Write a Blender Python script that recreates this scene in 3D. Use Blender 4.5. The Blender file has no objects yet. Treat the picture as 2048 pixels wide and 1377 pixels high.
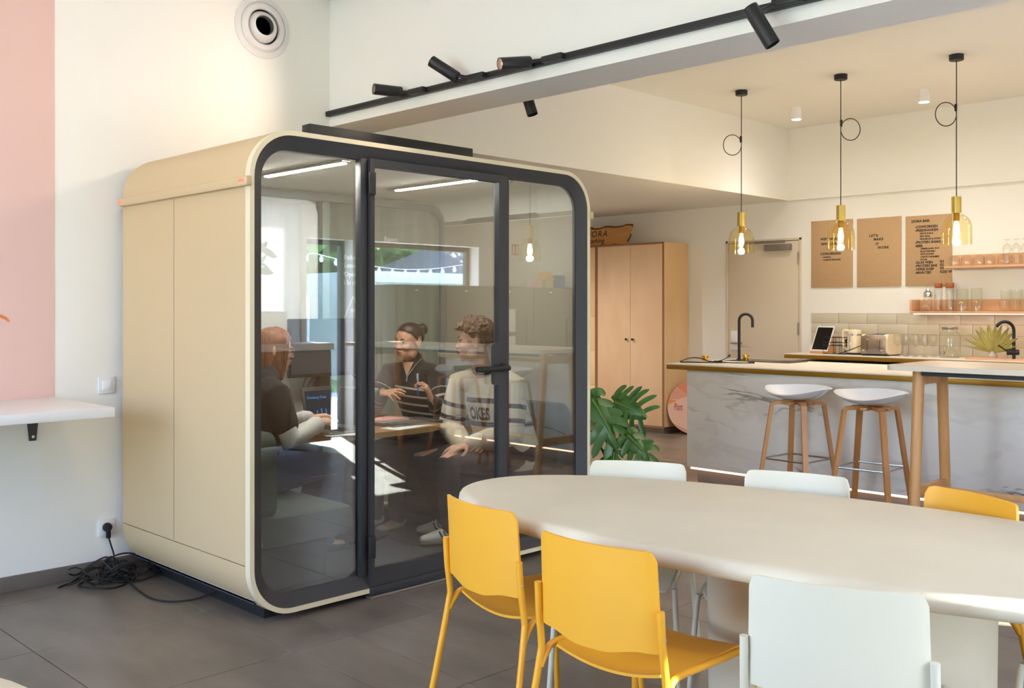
import bpy, bmesh, math, random
from math import sin, cos, pi, radians, sqrt, atan2
from mathutils import Vector, Matrix, Euler
from mathutils.bvhtree import BVHTree

random.seed(7)
SC = bpy.context.scene
COL = SC.collection

# ------------------------------------------------------------------ camera, world, sun, exposure
cam_d = bpy.data.cameras.new('camera')
cam = bpy.data.objects.new('camera', cam_d); COL.objects.link(cam)
cam.location = (0, 0, 1.40)
cam.rotation_euler = (radians(90), 0, radians(45))
cam_d.sensor_width = 36.0
cam_d.lens = 36.0 * 1976 / 2048
cam_d.shift_y = -0.0349
cam_d.clip_start = 0.05
SC.camera = cam

W = bpy.data.worlds.new('sky'); SC.world = W; W.use_nodes = True
wn = W.node_tree.nodes; wl = W.node_tree.links
wn.clear()
w_out = wn.new('ShaderNodeOutputWorld'); w_bg = wn.new('ShaderNodeBackground')
w_sky = wn.new('ShaderNodeTexSky'); w_sky.sky_type = 'NISHITA'; w_sky.sun_disc = False
w_sky.sun_elevation = radians(31); w_sky.sun_rotation = radians(66); w_sky.air_density = 1.0; w_sky.dust_density = 1.2
w_bg.inputs['Strength'].default_value = 2.3
w_hs = wn.new('ShaderNodeHueSaturation'); w_hs.inputs['Saturation'].default_value = 0.75   # hazy summer sky
wl.new(w_sky.outputs[0], w_hs.inputs['Color']); w_tn = wn.new('ShaderNodeMix'); w_tn.data_type = 'RGBA'; w_tn.blend_type = 'MULTIPLY'; w_tn.inputs[0].default_value = 1.0; w_tn.inputs[7].default_value = (.97, .95, 1.17, 1)
wl.new(w_hs.outputs[0], w_tn.inputs[6]); wl.new(w_tn.outputs[2], w_bg.inputs['Color']); wl.new(w_bg.outputs[0], w_out.inputs['Surface'])

sun_d = bpy.data.lights.new('sun', 'SUN'); sun_d.energy = 42.0; sun_d.angle = radians(0.6); sun_d.color = (1.0, .95, .92)
sun = bpy.data.objects.new('sun', sun_d); COL.objects.link(sun)
sun.rotation_euler = Vector((-0.91, -0.415, -0.60)).to_track_quat('-Z', 'Y').to_euler()
sun.location = (8, 8, 6)

def area(name, loc, direction, sx, sy, power, color, portal=False, spread=180):
    d = bpy.data.lights.new(name, 'AREA'); d.shape = 'RECTANGLE'; d.size = sx; d.size_y = sy
    d.energy = power; d.color = color; d.spread = radians(spread)
    if portal: d.cycles.is_portal = True
    o = bpy.data.objects.new(name, d); COL.objects.link(o); o.location = loc
    o.rotation_euler = Vector(direction).to_track_quat('-Z', 'Y').to_euler()
    return o
# daylight guides in the window openings (portals emit nothing themselves)
area('window_portal', (1.30, 2.55, 1.25), (-1, 0, 0), 1.5, 2.5, 1, (1, 1, 1), True)
area('window_portal', (1.30, 7.1, 1.1), (-1, 0, 0), 2.7, 2.2, 1, (1, 1, 1), True)
area('window_portal', (1.30, 4.9, 1.3), (-1, 0, 0), 1.8, 2.5, 1, (1, 1, 1), True)
area('window_portal', (-2.85, -2.75, 1.65), (0, 1, 0), 4.1, 2.7, 1, (1, 1, 1), True)

vs = SC.view_settings
SC.display_settings.display_device = 'sRGB'
vs.view_transform = 'Standard'; vs.look = 'None'; vs.gamma = 1.0; vs.exposure = 0.54; vs.use_curve_mapping = False
cy = SC.cycles
cy.max_bounces = 10; cy.diffuse_bounces = 5; cy.glossy_bounces = 5; cy.transmission_bounces = 8; cy.transparent_max_bounces = 24
cy.caustics_reflective = False; cy.caustics_refractive = False
cy.sample_clamp_indirect = 6.0
cy.use_denoising = True

# ------------------------------------------------------------------ materials
def lin(c):
    out = []
    for v in c[:3]:
        v = v / 255.0
        out.append(v / 12.92 if v <= .04045 else ((v + .055) / 1.055) ** 2.4)
    return out + [1.0]

def mat(name, c, rough=.5, metal=0.0, var=None, bump=None, spec=None, coat=0.0, sheen=0.0, emit=None, emit_s=0.0):
    """principled; var=(scale, amount) lightness variation, bump=(scale, strength)"""
    m = bpy.data.materials.new(name); m.use_nodes = True
    nt = m.node_tree; b = nt.nodes['Principled BSDF']
    col = lin(c)
    b.inputs['Base Color'].default_value = col
    b.inputs['Roughness'].default_value = rough; b.inputs['Metallic'].default_value = metal
    if spec is not None: b.inputs['Specular IOR Level'].default_value = spec
    if coat: b.inputs['Coat Weight'].default_value = coat
    if sheen: b.inputs['Sheen Weight'].default_value = sheen
    if emit:
        b.inputs['Emission Color'].default_value = lin(emit); b.inputs['Emission Strength'].default_value = emit_s
    if var or bump:
        tc = nt.nodes.new('ShaderNodeTexCoord')
    if var:
        nz = nt.nodes.new('ShaderNodeTexNoise'); nz.inputs['Scale'].default_value = var[0]; nz.inputs['Detail'].default_value = 5
        nt.links.new(tc.outputs['Object'], nz.inputs['Vector'])
        mr = nt.nodes.new('ShaderNodeMapRange'); mr.inputs['From Min'].default_value = .25; mr.inputs['From Max'].default_value = .75
        mr.inputs['To Min'].default_value = 1 - var[1]; mr.inputs['To Max'].default_value = 1 + var[1]
        nt.links.new(nz.outputs[0], mr.inputs[0])
        hv = nt.nodes.new('ShaderNodeHueSaturation'); hv.inputs['Color'].default_value = col
        nt.links.new(mr.outputs[0], hv.inputs['Value']); nt.links.new(hv.outputs[0], b.inputs['Base Color'])
    if bump:
        n2 = nt.nodes.new('ShaderNodeTexNoise'); n2.inputs['Scale'].default_value = bump[0]; n2.inputs['Detail'].default_value = 3
        nt.links.new(tc.outputs['Object'], n2.inputs['Vector'])
        bp = nt.nodes.new('ShaderNodeBump'); bp.inputs['Strength'].default_value = bump[1]; bp.inputs['Distance'].default_value = .01
        nt.links.new(n2.outputs[0], bp.inputs['Height']); nt.links.new(bp.outputs[0], b.inputs['Normal'])
    return m

def glass_mat(name, tint, ior=1.5, rough=0.0, gain=1.0):
    """thin sheet glass: clear with a tint, mirror reflection by Fresnel"""
    m = bpy.data.materials.new(name); m.use_nodes = True; nt = m.node_tree; nt.nodes.clear()
    o = nt.nodes.new('ShaderNodeOutputMaterial'); mx = nt.nodes.new('ShaderNodeMixShader')
    t = nt.nodes.new('ShaderNodeBsdfTransparent'); t.inputs[0].default_value = lin(tint)
    g = nt.nodes.new('ShaderNodeBsdfGlossy'); g.inputs['Roughness'].default_value = rough
    f = nt.nodes.new('ShaderNodeFresnel')
    ge = nt.nodes.new('ShaderNodeNewGeometry'); im = nt.nodes.new('ShaderNodeMix'); im.data_type = 'FLOAT'   # a sheet reflects alike from both faces
    im.inputs[2].default_value = ior; im.inputs[3].default_value = 1 / ior
    nt.links.new(ge.outputs['Backfacing'], im.inputs[0]); nt.links.new(im.outputs[0], f.inputs['IOR'])
    src = f.outputs[0]
    if gain != 1.0:
        mm = nt.nodes.new('ShaderNodeMath'); mm.operation = 'MULTIPLY'; mm.use_clamp = True; mm.inputs[1].default_value = gain
        nt.links.new(f.outputs[0], mm.inputs[0]); src = mm.outputs[0]
    nt.links.new(src, mx.inputs[0]); nt.links.new(t.outputs[0], mx.inputs[1]); nt.links.new(g.outputs[0], mx.inputs[2])
    nt.links.new(mx.outputs[0], o.inputs[0])
    return m

def sheer_mat(name, c):
    m = bpy.data.materials.new(name); m.use_nodes = True; nt = m.node_tree; nt.nodes.clear()
    o = nt.nodes.new('ShaderNodeOutputMaterial'); mx = nt.nodes.new('ShaderNodeMixShader'); mx.inputs[0].default_value = .55
    a = nt.nodes.new('ShaderNodeBsdfDiffuse'); b = nt.nodes.new('ShaderNodeBsdfTranslucent'); a.inputs[0].default_value = lin(c); b.inputs[0].default_value = lin(c)
    nt.links.new(a.outputs[0], mx.inputs[1]); nt.links.new(b.outputs[0], mx.inputs[2]); nt.links.new(mx.outputs[0], o.inputs[0]); return m

def emit_mat(name, c, s):
    m = bpy.data.materials.new(name); m.use_nodes = True; nt = m.node_tree; nt.nodes.clear()
    o = nt.nodes.new('ShaderNodeOutputMaterial'); e = nt.nodes.new('ShaderNodeEmission')
    e.inputs[0].default_value = lin(c); e.inputs[1].default_value = s
    nt.links.new(e.outputs[0], o.inputs[0]); return m

def wood_mat(name, c1, c2, scale=(1, 1, 12), rough=.45, knots=False, contrast=.5):
    m = bpy.data.materials.new(name); m.use_nodes = True; nt = m.node_tree; b = nt.nodes['Principled BSDF']
    tc = nt.nodes.new('ShaderNodeTexCoord'); mp = nt.nodes.new('ShaderNodeMapping')
    mp.inputs['Scale'].default_value = scale
    nt.links.new(tc.outputs['Object'], mp.inputs[0])
    nz = nt.nodes.new('ShaderNodeTexNoise'); nz.inputs['Scale'].default_value = 2.2; nz.inputs['Detail'].default_value = 6; nz.inputs['Distortion'].default_value = .8
    nt.links.new(mp.outputs[0], nz.inputs['Vector'])
    cr = nt.nodes.new('ShaderNodeValToRGB'); cr.color_ramp.elements[0].position = .5 - contrast / 2; cr.color_ramp.elements[1].position = .5 + contrast / 2
    cr.color_ramp.elements[0].color = lin(c1); cr.color_ramp.elements[1].color = lin(c2)
    nt.links.new(nz.outputs[0], cr.inputs[0])
    out = cr.outputs[0]
    if knots:
        vo = nt.nodes.new('ShaderNodeTexVoronoi'); vo.inputs['Scale'].default_value = 2.6
        mp2 = nt.nodes.new('ShaderNodeMapping'); mp2.inputs['Scale'].default_value = (1, .2, .75); mp2.inputs['Location'].default_value = (.3, 0, .15)
        nt.links.new(tc.outputs['Object'], mp2.inputs[0]); nt.links.new(mp2.outputs[0], vo.inputs['Vector'])
        cr2 = nt.nodes.new('ShaderNodeValToRGB'); cr2.color_ramp.elements[0].position = .015; cr2.color_ramp.elements[1].position = .075
        cr2.color_ramp.elements[0].color = (.35, .35, .35, 1); cr2.color_ramp.elements[1].color = (1, 1, 1, 1)
        nt.links.new(vo.outputs['Distance'], cr2.inputs[0])
        mx = nt.nodes.new('ShaderNodeMix'); mx.data_type = 'RGBA'; mx.blend_type = 'MULTIPLY'; mx.inputs[0].default_value = .55
        nt.links.new(out, mx.inputs[6]); nt.links.new(cr2.outputs[0], mx.inputs[7]); out = mx.outputs[2]
    nt.links.new(out, b.inputs['Base Color']); b.inputs['Roughness'].default_value = rough
    return m

def marble_mat(name):
    m = bpy.data.materials.new(name); m.use_nodes = True; nt = m.node_tree; b = nt.nodes['Principled BSDF']
    tc = nt.nodes.new('ShaderNodeTexCoord')
    mp = nt.nodes.new('ShaderNodeMapping'); mp.inputs['Rotation'].default_value = (0, radians(-28), 0); mp.inputs['Scale'].default_value = (.55, 1, 1.5)
    nt.links.new(tc.outputs['Object'], mp.inputs[0])
    def vein(scale, width, off):
        nz = nt.nodes.new('ShaderNodeTexNoise'); nz.inputs['Scale'].default_value = scale; nz.inputs['Detail'].default_value = 7; nz.inputs['Distortion'].default_value = .55
        ad = nt.nodes.new('ShaderNodeVectorMath'); ad.operation = 'ADD'; ad.inputs[1].default_value = off
        nt.links.new(mp.outputs[0], ad.inputs[0]); nt.links.new(ad.outputs[0], nz.inputs['Vector'])
        s = nt.nodes.new('ShaderNodeMath'); s.operation = 'SUBTRACT'; s.inputs[1].default_value = .5
        a = nt.nodes.new('ShaderNodeMath'); a.operation = 'ABSOLUTE'
        nt.links.new(nz.outputs[0], s.inputs[0]); nt.links.new(s.outputs[0], a.inputs[0])
        r = nt.nodes.new('ShaderNodeMapRange'); r.inputs['From Max'].default_value = width; r.inputs['To Min'].default_value = 1; r.inputs['To Max'].default_value = 0
        nt.links.new(a.outputs[0], r.inputs[0]); return r.outputs[0]
    v1 = vein(1.1, .012, (3, 1, 7)); v2 = vein(2.3, .05, (1, 5, 2))
    gate = nt.nodes.new('ShaderNodeTexNoise'); gate.inputs['Scale'].default_value = 1.7
    nt.links.new(tc.outputs['Object'], gate.inputs['Vector'])
    gr = nt.nodes.new('ShaderNodeMapRange'); gr.inputs['From Min'].default_value = .48; gr.inputs['From Max'].default_value = .62
    nt.links.new(gate.outputs[0], gr.inputs[0])
    g1 = nt.nodes.new('ShaderNodeMath'); g1.operation = 'MULTIPLY'; nt.links.new(v1, g1.inputs[0]); nt.links.new(gr.outputs[0], g1.inputs[1])
    g2 = nt.nodes.new('ShaderNodeMath'); g2.operation = 'MULTIPLY'; g2.inputs[1].default_value = .14; nt.links.new(v2, g2.inputs[0])
    mxm = nt.nodes.new('ShaderNodeMath'); mxm.operation = 'MAXIMUM'; nt.links.new(g1.outputs[0], mxm.inputs[0]); nt.links.new(g2.outputs[0], mxm.inputs[1])
    mx = nt.nodes.new('ShaderNodeMix'); mx.data_type = 'RGBA'
    mx.inputs[6].default_value = lin((228, 221, 212)); mx.inputs[7].default_value = lin((120, 112, 104))
    nt.links.new(mxm.outputs[0], mx.inputs[0]); nt.links.new(mx.outputs[2], b.inputs['Base Color'])
    b.inputs['Roughness'].default_value = .35
    return m

def stripe_mat(name, base, line, lo, rough=.85):
    """knit fabric whose stripes follow the 'stripe' distance stored on the mesh"""
    m = bpy.data.materials.new(name); m.use_nodes = True; nt = m.node_tree; b = nt.nodes['Principled BSDF']
    at = nt.nodes.new('ShaderNodeAttribute'); at.attribute_name = 'stripe'
    r = nt.nodes.new('ShaderNodeMath'); r.operation = 'LESS_THAN'; r.inputs[1].default_value = lo
    nt.links.new(at.outputs['Fac'], r.inputs[0])
    mx = nt.nodes.new('ShaderNodeMix'); mx.data_type = 'RGBA'; mx.inputs[6].default_value = lin(base); mx.inputs[7].default_value = lin(line)
    nt.links.new(r.outputs[0], mx.inputs[0]); nt.links.new(mx.outputs[2], b.inputs['Base Color'])
    b.inputs['Roughness'].default_value = rough; b.inputs['Sheen Weight'].default_value = .2
    tc = nt.nodes.new('ShaderNodeTexCoord'); nz = nt.nodes.new('ShaderNodeTexNoise'); nz.inputs['Scale'].default_value = 160
    nt.links.new(tc.outputs['Object'], nz.inputs['Vector'])
    bp = nt.nodes.new('ShaderNodeBump'); bp.inputs['Strength'].default_value = .5; bp.inputs['Distance'].default_value = .004
    nt.links.new(nz.outputs[0], bp.inputs['Height']); nt.links.new(bp.outputs[0], b.inputs['Normal'])
    return m

def ceiling_mat(name, c):
    m = mat(name, c, .85); nt = m.node_tree; b = nt.nodes['Principled BSDF']
    tc = nt.nodes.new('ShaderNodeTexCoord'); wv = nt.nodes.new('ShaderNodeTexWave'); wv.inputs['Scale'].default_value = 14; wv.bands_direction = 'X'
    nt.links.new(tc.outputs['Object'], wv.inputs['Vector'])
    bp = nt.nodes.new('ShaderNodeBump'); bp.inputs['Strength'].default_value = .12; bp.inputs['Distance'].default_value = .004
    nt.links.new(wv.outputs[1], bp.inputs['Height']); nt.links.new(bp.outputs[0], b.inputs['Normal']); return m

def tile_mat(name, c):
    """stone-look porcelain with slow mottling, a little different on every tile"""
    m = mat(name, c, .33); nt = m.node_tree; b = nt.nodes['Principled BSDF']
    tc = nt.nodes.new('ShaderNodeTexCoord'); oi = nt.nodes.new('ShaderNodeObjectInfo')
    ad = nt.nodes.new('ShaderNodeVectorMath'); ad.operation = 'ADD'
    nt.links.new(tc.outputs['Object'], ad.inputs[0]); nt.links.new(oi.outputs['Location'], ad.inputs[1])
    mp = nt.nodes.new('ShaderNodeMapping'); mp.inputs['Scale'].default_value = (1.0, 2.6, 1)
    nt.links.new(ad.outputs[0], mp.inputs[0])
    nz = nt.nodes.new('ShaderNodeTexNoise'); nz.inputs['Scale'].default_value = 1.6; nz.inputs['Detail'].default_value = 8; nz.inputs['Roughness'].default_value = .62
    nt.links.new(mp.outputs[0], nz.inputs['Vector'])
    mr = nt.nodes.new('ShaderNodeMapRange'); mr.inputs['From Min'].default_value = .3; mr.inputs['From Max'].default_value = .7; mr.inputs['To Min'].default_value = .70; mr.inputs['To Max'].default_value = 1.28
    nt.links.new(nz.outputs[0], mr.inputs[0])
    m2 = nt.nodes.new('ShaderNodeMapRange'); m2.inputs['To Min'].default_value = .93; m2.inputs['To Max'].default_value = 1.07
    nt.links.new(oi.outputs['Random'], m2.inputs[0])
    mu = nt.nodes.new('ShaderNodeMath'); mu.operation = 'MULTIPLY'; nt.links.new(mr.outputs[0], mu.inputs[0]); nt.links.new(m2.outputs[0], mu.inputs[1])
    hv = nt.nodes.new('ShaderNodeHueSaturation'); hv.inputs['Color'].default_value = lin(c)
    nt.links.new(mu.outputs[0], hv.inputs['Value']); nt.links.new(hv.outputs[0], b.inputs['Base Color'])
    return m

MT = {}
def setup_materials():
    M = MT
    M['wall'] = mat('wall_paint', (241, 238, 232), .85, bump=(220, .05))
    M['ceil'] = ceiling_mat('acoustic_ceiling', (239, 236, 230))
    M['beam_white'] = mat('beam_paint', (241, 238, 235), .8)
    M['pink'] = mat('pink_paint', (226, 190, 180), .8)
    M['panel_white'] = mat('white_panel', (240, 239, 236), .7)
    M['white_lam'] = mat('white_laminate', (240, 240, 242), .35)
    M['tile'] = tile_mat('floor_tile', (116, 105, 95))
    M['grout'] = mat('grout', (97, 89, 81), .9)
    M['skirt'] = mat('skirting_tile', (112, 104, 98), .45, var=(6, .08))
    M['pod'] = mat('pod_cream', (202, 176, 136), .55, bump=(400, .03))
    M['pod_edge'] = mat('pod_cream_edge', (228, 214, 182), .5)
    M['char'] = mat('charcoal_metal', (52, 51, 54), .55)
    M['blk'] = mat('matt_black', (24, 24, 26), .5)
    M['blk_gloss'] = mat('black_gloss', (14, 14, 16), .2)
    M['rubber'] = mat('black_rubber', (18, 18, 20), .6)
    M['podglass'] = glass_mat('pod_glass', (244, 247, 246), 1.52, gain=3.8)
    M['winglass'] = glass_mat('window_glass', (240, 246, 244), 1.45)
    M['podfelt'] = mat('pod_felt', (170, 162, 146), .95, bump=(300, .15))
    M['podceil'] = mat('pod_ceiling', (236, 233, 226), .8)
    M['carpet'] = mat('pod_carpet', (62, 62, 66), .95, var=(300, .35), bump=(300, .4))
    M['sofa'] = mat('green_grey_fabric', (70, 82, 76), .9, var=(90, .1), bump=(350, .25))
    M['led'] = emit_mat('led_white', (255, 250, 240), 150.0)
    M['led_warm'] = emit_mat('led_warm', (255, 206, 170), 4.0)
    M['led_red'] = emit_mat('led_red', (255, 70, 60), 4.0)
    M['yellow'] = mat('yellow_plastic', (233, 169, 46), .45, bump=(600, .04))
    M['yellow_m'] = mat('yellow_metal', (232, 166, 42), .38)
    M['pale'] = mat('pale_green_plastic', (214, 208, 188), .45, bump=(600, .04))
    M['pale_m'] = mat('pale_green_metal', (210, 206, 188), .38)
    M['tabletop'] = mat('table_plaster', (208, 197, 175), .5, var=(3.5, .05), bump=(90, .05))
    M['oak'] = wood_mat('oak', (196, 140, 84), (216, 164, 106), (6, 6, 1), .42)
    M['oak_dark'] = wood_mat('oak_stool', (176, 116, 62), (198, 138, 80), (6, 6, 1), .4)
    M['birch'] = wood_mat('birch_ply', (224, 184, 144), (237, 204, 166), (1.5, 1.5, .5), .5, knots=True)
    M['birch_side'] = wood_mat('birch_ply_side', (228, 186, 138), (238, 204, 156), (1.5, 1.5, .4), .5)
    M['ply_edge'] = mat('ply_edge', (150, 104, 70), .6)
    M['shelf_wood'] = wood_mat('shelf_wood', (212, 160, 120), (224, 176, 138), (.8, 4, 4), .5)
    M['podwood'] = wood_mat('table_oak', (186, 134, 82), (206, 158, 106), (1, 6, 6), .45)
    M['counter'] = mat('counter_white', (238, 229, 216), .35)
    M['brass'] = mat('brass_band', (158, 116, 30), .42, .55)
    M['brass2'] = mat('brass_satin', (206, 178, 96), .36, .75)
    M['gold'] = mat('gold_polished', (226, 172, 60), .18, 1.0)
    M['marble'] = marble_mat('marble_white')
    M['steel'] = mat('steel', (190, 188, 186), .28, 1.0)
    M['chrome'] = mat('chrome', (225, 225, 228), .1, 1.0)
    M['bronze'] = mat('bronze_mirror', (176, 156, 136), .32, 1.0)
    M['shell'] = mat('white_shell', (236, 236, 240), .42)
    M['door'] = mat('door_paint', (216, 202, 182), .6)
    M['grey_metal'] = mat('grey_metal', (142, 132, 122), .4, .6)
    M['kraft'] = mat('kraft_board', (190, 156, 118), .9, var=(60, .05), bump=(300, .1))
    M['ink'] = mat('ink_black', (30, 28, 27), .7)
    M['back_tile'] = mat('backsplash_tile', (206, 196, 176), .3, var=(4, .04))
    M['glass'] = glass_mat('drinking_glass', (252, 252, 251), 1.42)
    M['glass_green'] = glass_mat('greenish_glass', (253, 254, 252), 1.45)
    M['amber'] = glass_mat('amber_glass', (255, 252, 238), 1.4)
    M['bulb'] = emit_mat('bulb_glow', (255, 214, 150), 42.0)
    M['cork'] = mat('cork', (178, 104, 64), .9, var=(120, .2))
    M['cream_enamel'] = mat('cream_enamel', (236, 218, 184), .3)
    M['screen_black'] = mat('screen_black', (12, 12, 14), .12)
    M['tab_white'] = mat('device_white', (232, 232, 234), .35)
    M['leaf'] = mat('monstera_leaf', (66, 112, 50), .38, var=(14, .18))
    M['leaf_rib'] = mat('leaf_rib', (120, 158, 74), .45)
    M['stem'] = mat('plant_stem', (70, 96, 48), .5)
    M['palm'] = mat('dried_palm', (206, 192, 120), .7, var=(20, .12))
    M['pot'] = mat('clay_pot', (196, 186, 172), .7)
    M['soil'] = mat('soil', (52, 40, 32), .95)
    M['sign_wood'] = wood_mat('sign_plank', (176, 122, 66), (202, 150, 90), (1, 6, 10), .6)
    M['bark'] = mat('bark_edge', (96, 62, 36), .9, var=(30, .3))
    M['paper'] = mat('paper', (244, 243, 240), .8)
    M['pink_paper'] = mat('pink_paper', (226, 170, 172), .7)
    M['laptop'] = mat('laptop_grey', (112, 110, 110), .4, .5)
    M['laptop_silver'] = mat('laptop_silver', (176, 172, 166), .4, .7)
    M['keys'] = mat('keyboard_dark', (40, 40, 44), .5)
    M['screen_grey'] = mat('laptop_screen', (88, 90, 92), .3)
    M['monitor'] = mat('monitor_screen', (64, 68, 74), .22)
    M['sheer'] = sheer_mat('sheer_curtain', (214, 214, 214))
    M['curtain'] = sheer_mat('grey_curtain', (206, 206, 202)); M['rear_grey'] = mat('rear_frame_grey', (138, 140, 138), .5)
    M['locker'] = mat('taupe_locker', (138, 116, 92), .55)
    M['red_sign'] = mat('red_sign', (196, 42, 36), .5)
    M['grass'] = mat('grass', (116, 142, 76), .9, var=(2, .2))
    M['paving'] = mat('patio_paving', (192, 190, 198), .8, var=(3, .08))
    M['foliage'] = mat('tree_leaves', (104, 146, 66), .6, var=(1.2, .35))
    M['foliage2'] = mat('tree_leaves_yellow', (150, 178, 78), .6, var=(1.2, .3))
    M['trunk'] = mat('tree_trunk', (92, 74, 58), .9)
    M['garage'] = mat('garage_wall', (214, 220, 230), .7)
    M['rooftile'] = mat('roof_tiles', (110, 106, 106), .8, var=(6, .15))
    M['vent'] = mat('vent_white', (226, 222, 222), .5)
    M['dark_hole'] = mat('vent_bore', (96, 93, 91), .8)
    M['frame_brown'] = mat('window_frame_brown', (112, 92, 70), .5)
    M['skin_a'] = mat('skin_light', (226, 178, 152), .5, var=(30, .03))
    M['skin_b'] = mat('skin_tan', (214, 160, 128), .5, var=(30, .03))
    M['lip'] = mat('lips', (176, 98, 88), .45)
    M['eye_white'] = mat('eye_white', (232, 228, 224), .25)
    M['iris'] = mat('iris_brown', (52, 34, 24), .2)
    M['brow'] = mat('eyebrow', (62, 42, 32), .8)
    M['hair_dark'] = wood_mat('hair_dark', (24, 18, 17), (66, 48, 42), (40, 40, 30), .4, contrast=.4)
    M['hair_brown'] = mat('hair_curly_brown', (98, 70, 52), .55, var=(50, .3), bump=(120, .5))
    M['hair_auburn'] = wood_mat('hair_auburn', (84, 42, 26), (172, 104, 64), (55, 55, 3), .45, contrast=.35)
    M['knit_dark'] = stripe_mat('striped_knit', (36, 33, 34), (208, 198, 182), .13)
    M['knit_cream'] = stripe_mat('cream_knit', (226, 212, 186), (36, 34, 36), .5)
    M['vest'] = mat('black_vest', (28, 27, 29), .85, bump=(200, .3))
    M['blouse'] = mat('white_sleeves', (226, 222, 218), .8, bump=(120, .25))
    M['denim'] = mat('blue_denim', (50, 70, 108), .85, var=(40, .18), bump=(300, .3))
    M['trouser'] = mat('black_trousers', (34, 35, 42), .85, bump=(200, .2))
    M['stitch'] = mat('stitch_thread', (150, 150, 160), .8)
    M['shoe_white'] = mat('shoe_white', (222, 218, 210), .6)
    M['shoe_sole'] = mat('gum_sole', (150, 130, 112), .7)
    M['pen_blue'] = mat('pen_blue', (40, 90, 180), .35)
    M['cyan'] = emit_mat('screen_cyan', (70, 150, 230), .8)
    M['screen_glow'] = emit_mat('screen_teal', (14, 44, 58), .8)
    M['orange'] = mat('orange_ink', (232, 128, 60), .7)
    M['chalk'] = mat('chalk_ink', (240, 242, 242), .8)
    M['coral'] = mat('coral_paint', (226, 138, 112), .7)
    M['blush'] = mat('blush_paint', (232, 192, 178), .7)
    M['rose'] = mat('rose_paint', (222, 160, 142), .7)
    M['apricot'] = mat('apricot_paint', (232, 150, 88), .7)
setup_materials()
# ------------------------------------------------------------------ geometry helpers
def rootloc(o):
    v = Vector((0, 0, 0))
    while o is not None:
        v += o.location; o = o.parent
    return v

def finish(me, sharp=35):
    me.polygons.foreach_set('use_smooth', [True] * len(me.polygons))
    me.set_sharp_from_angle(angle=radians(sharp))
    me.update()

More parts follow.
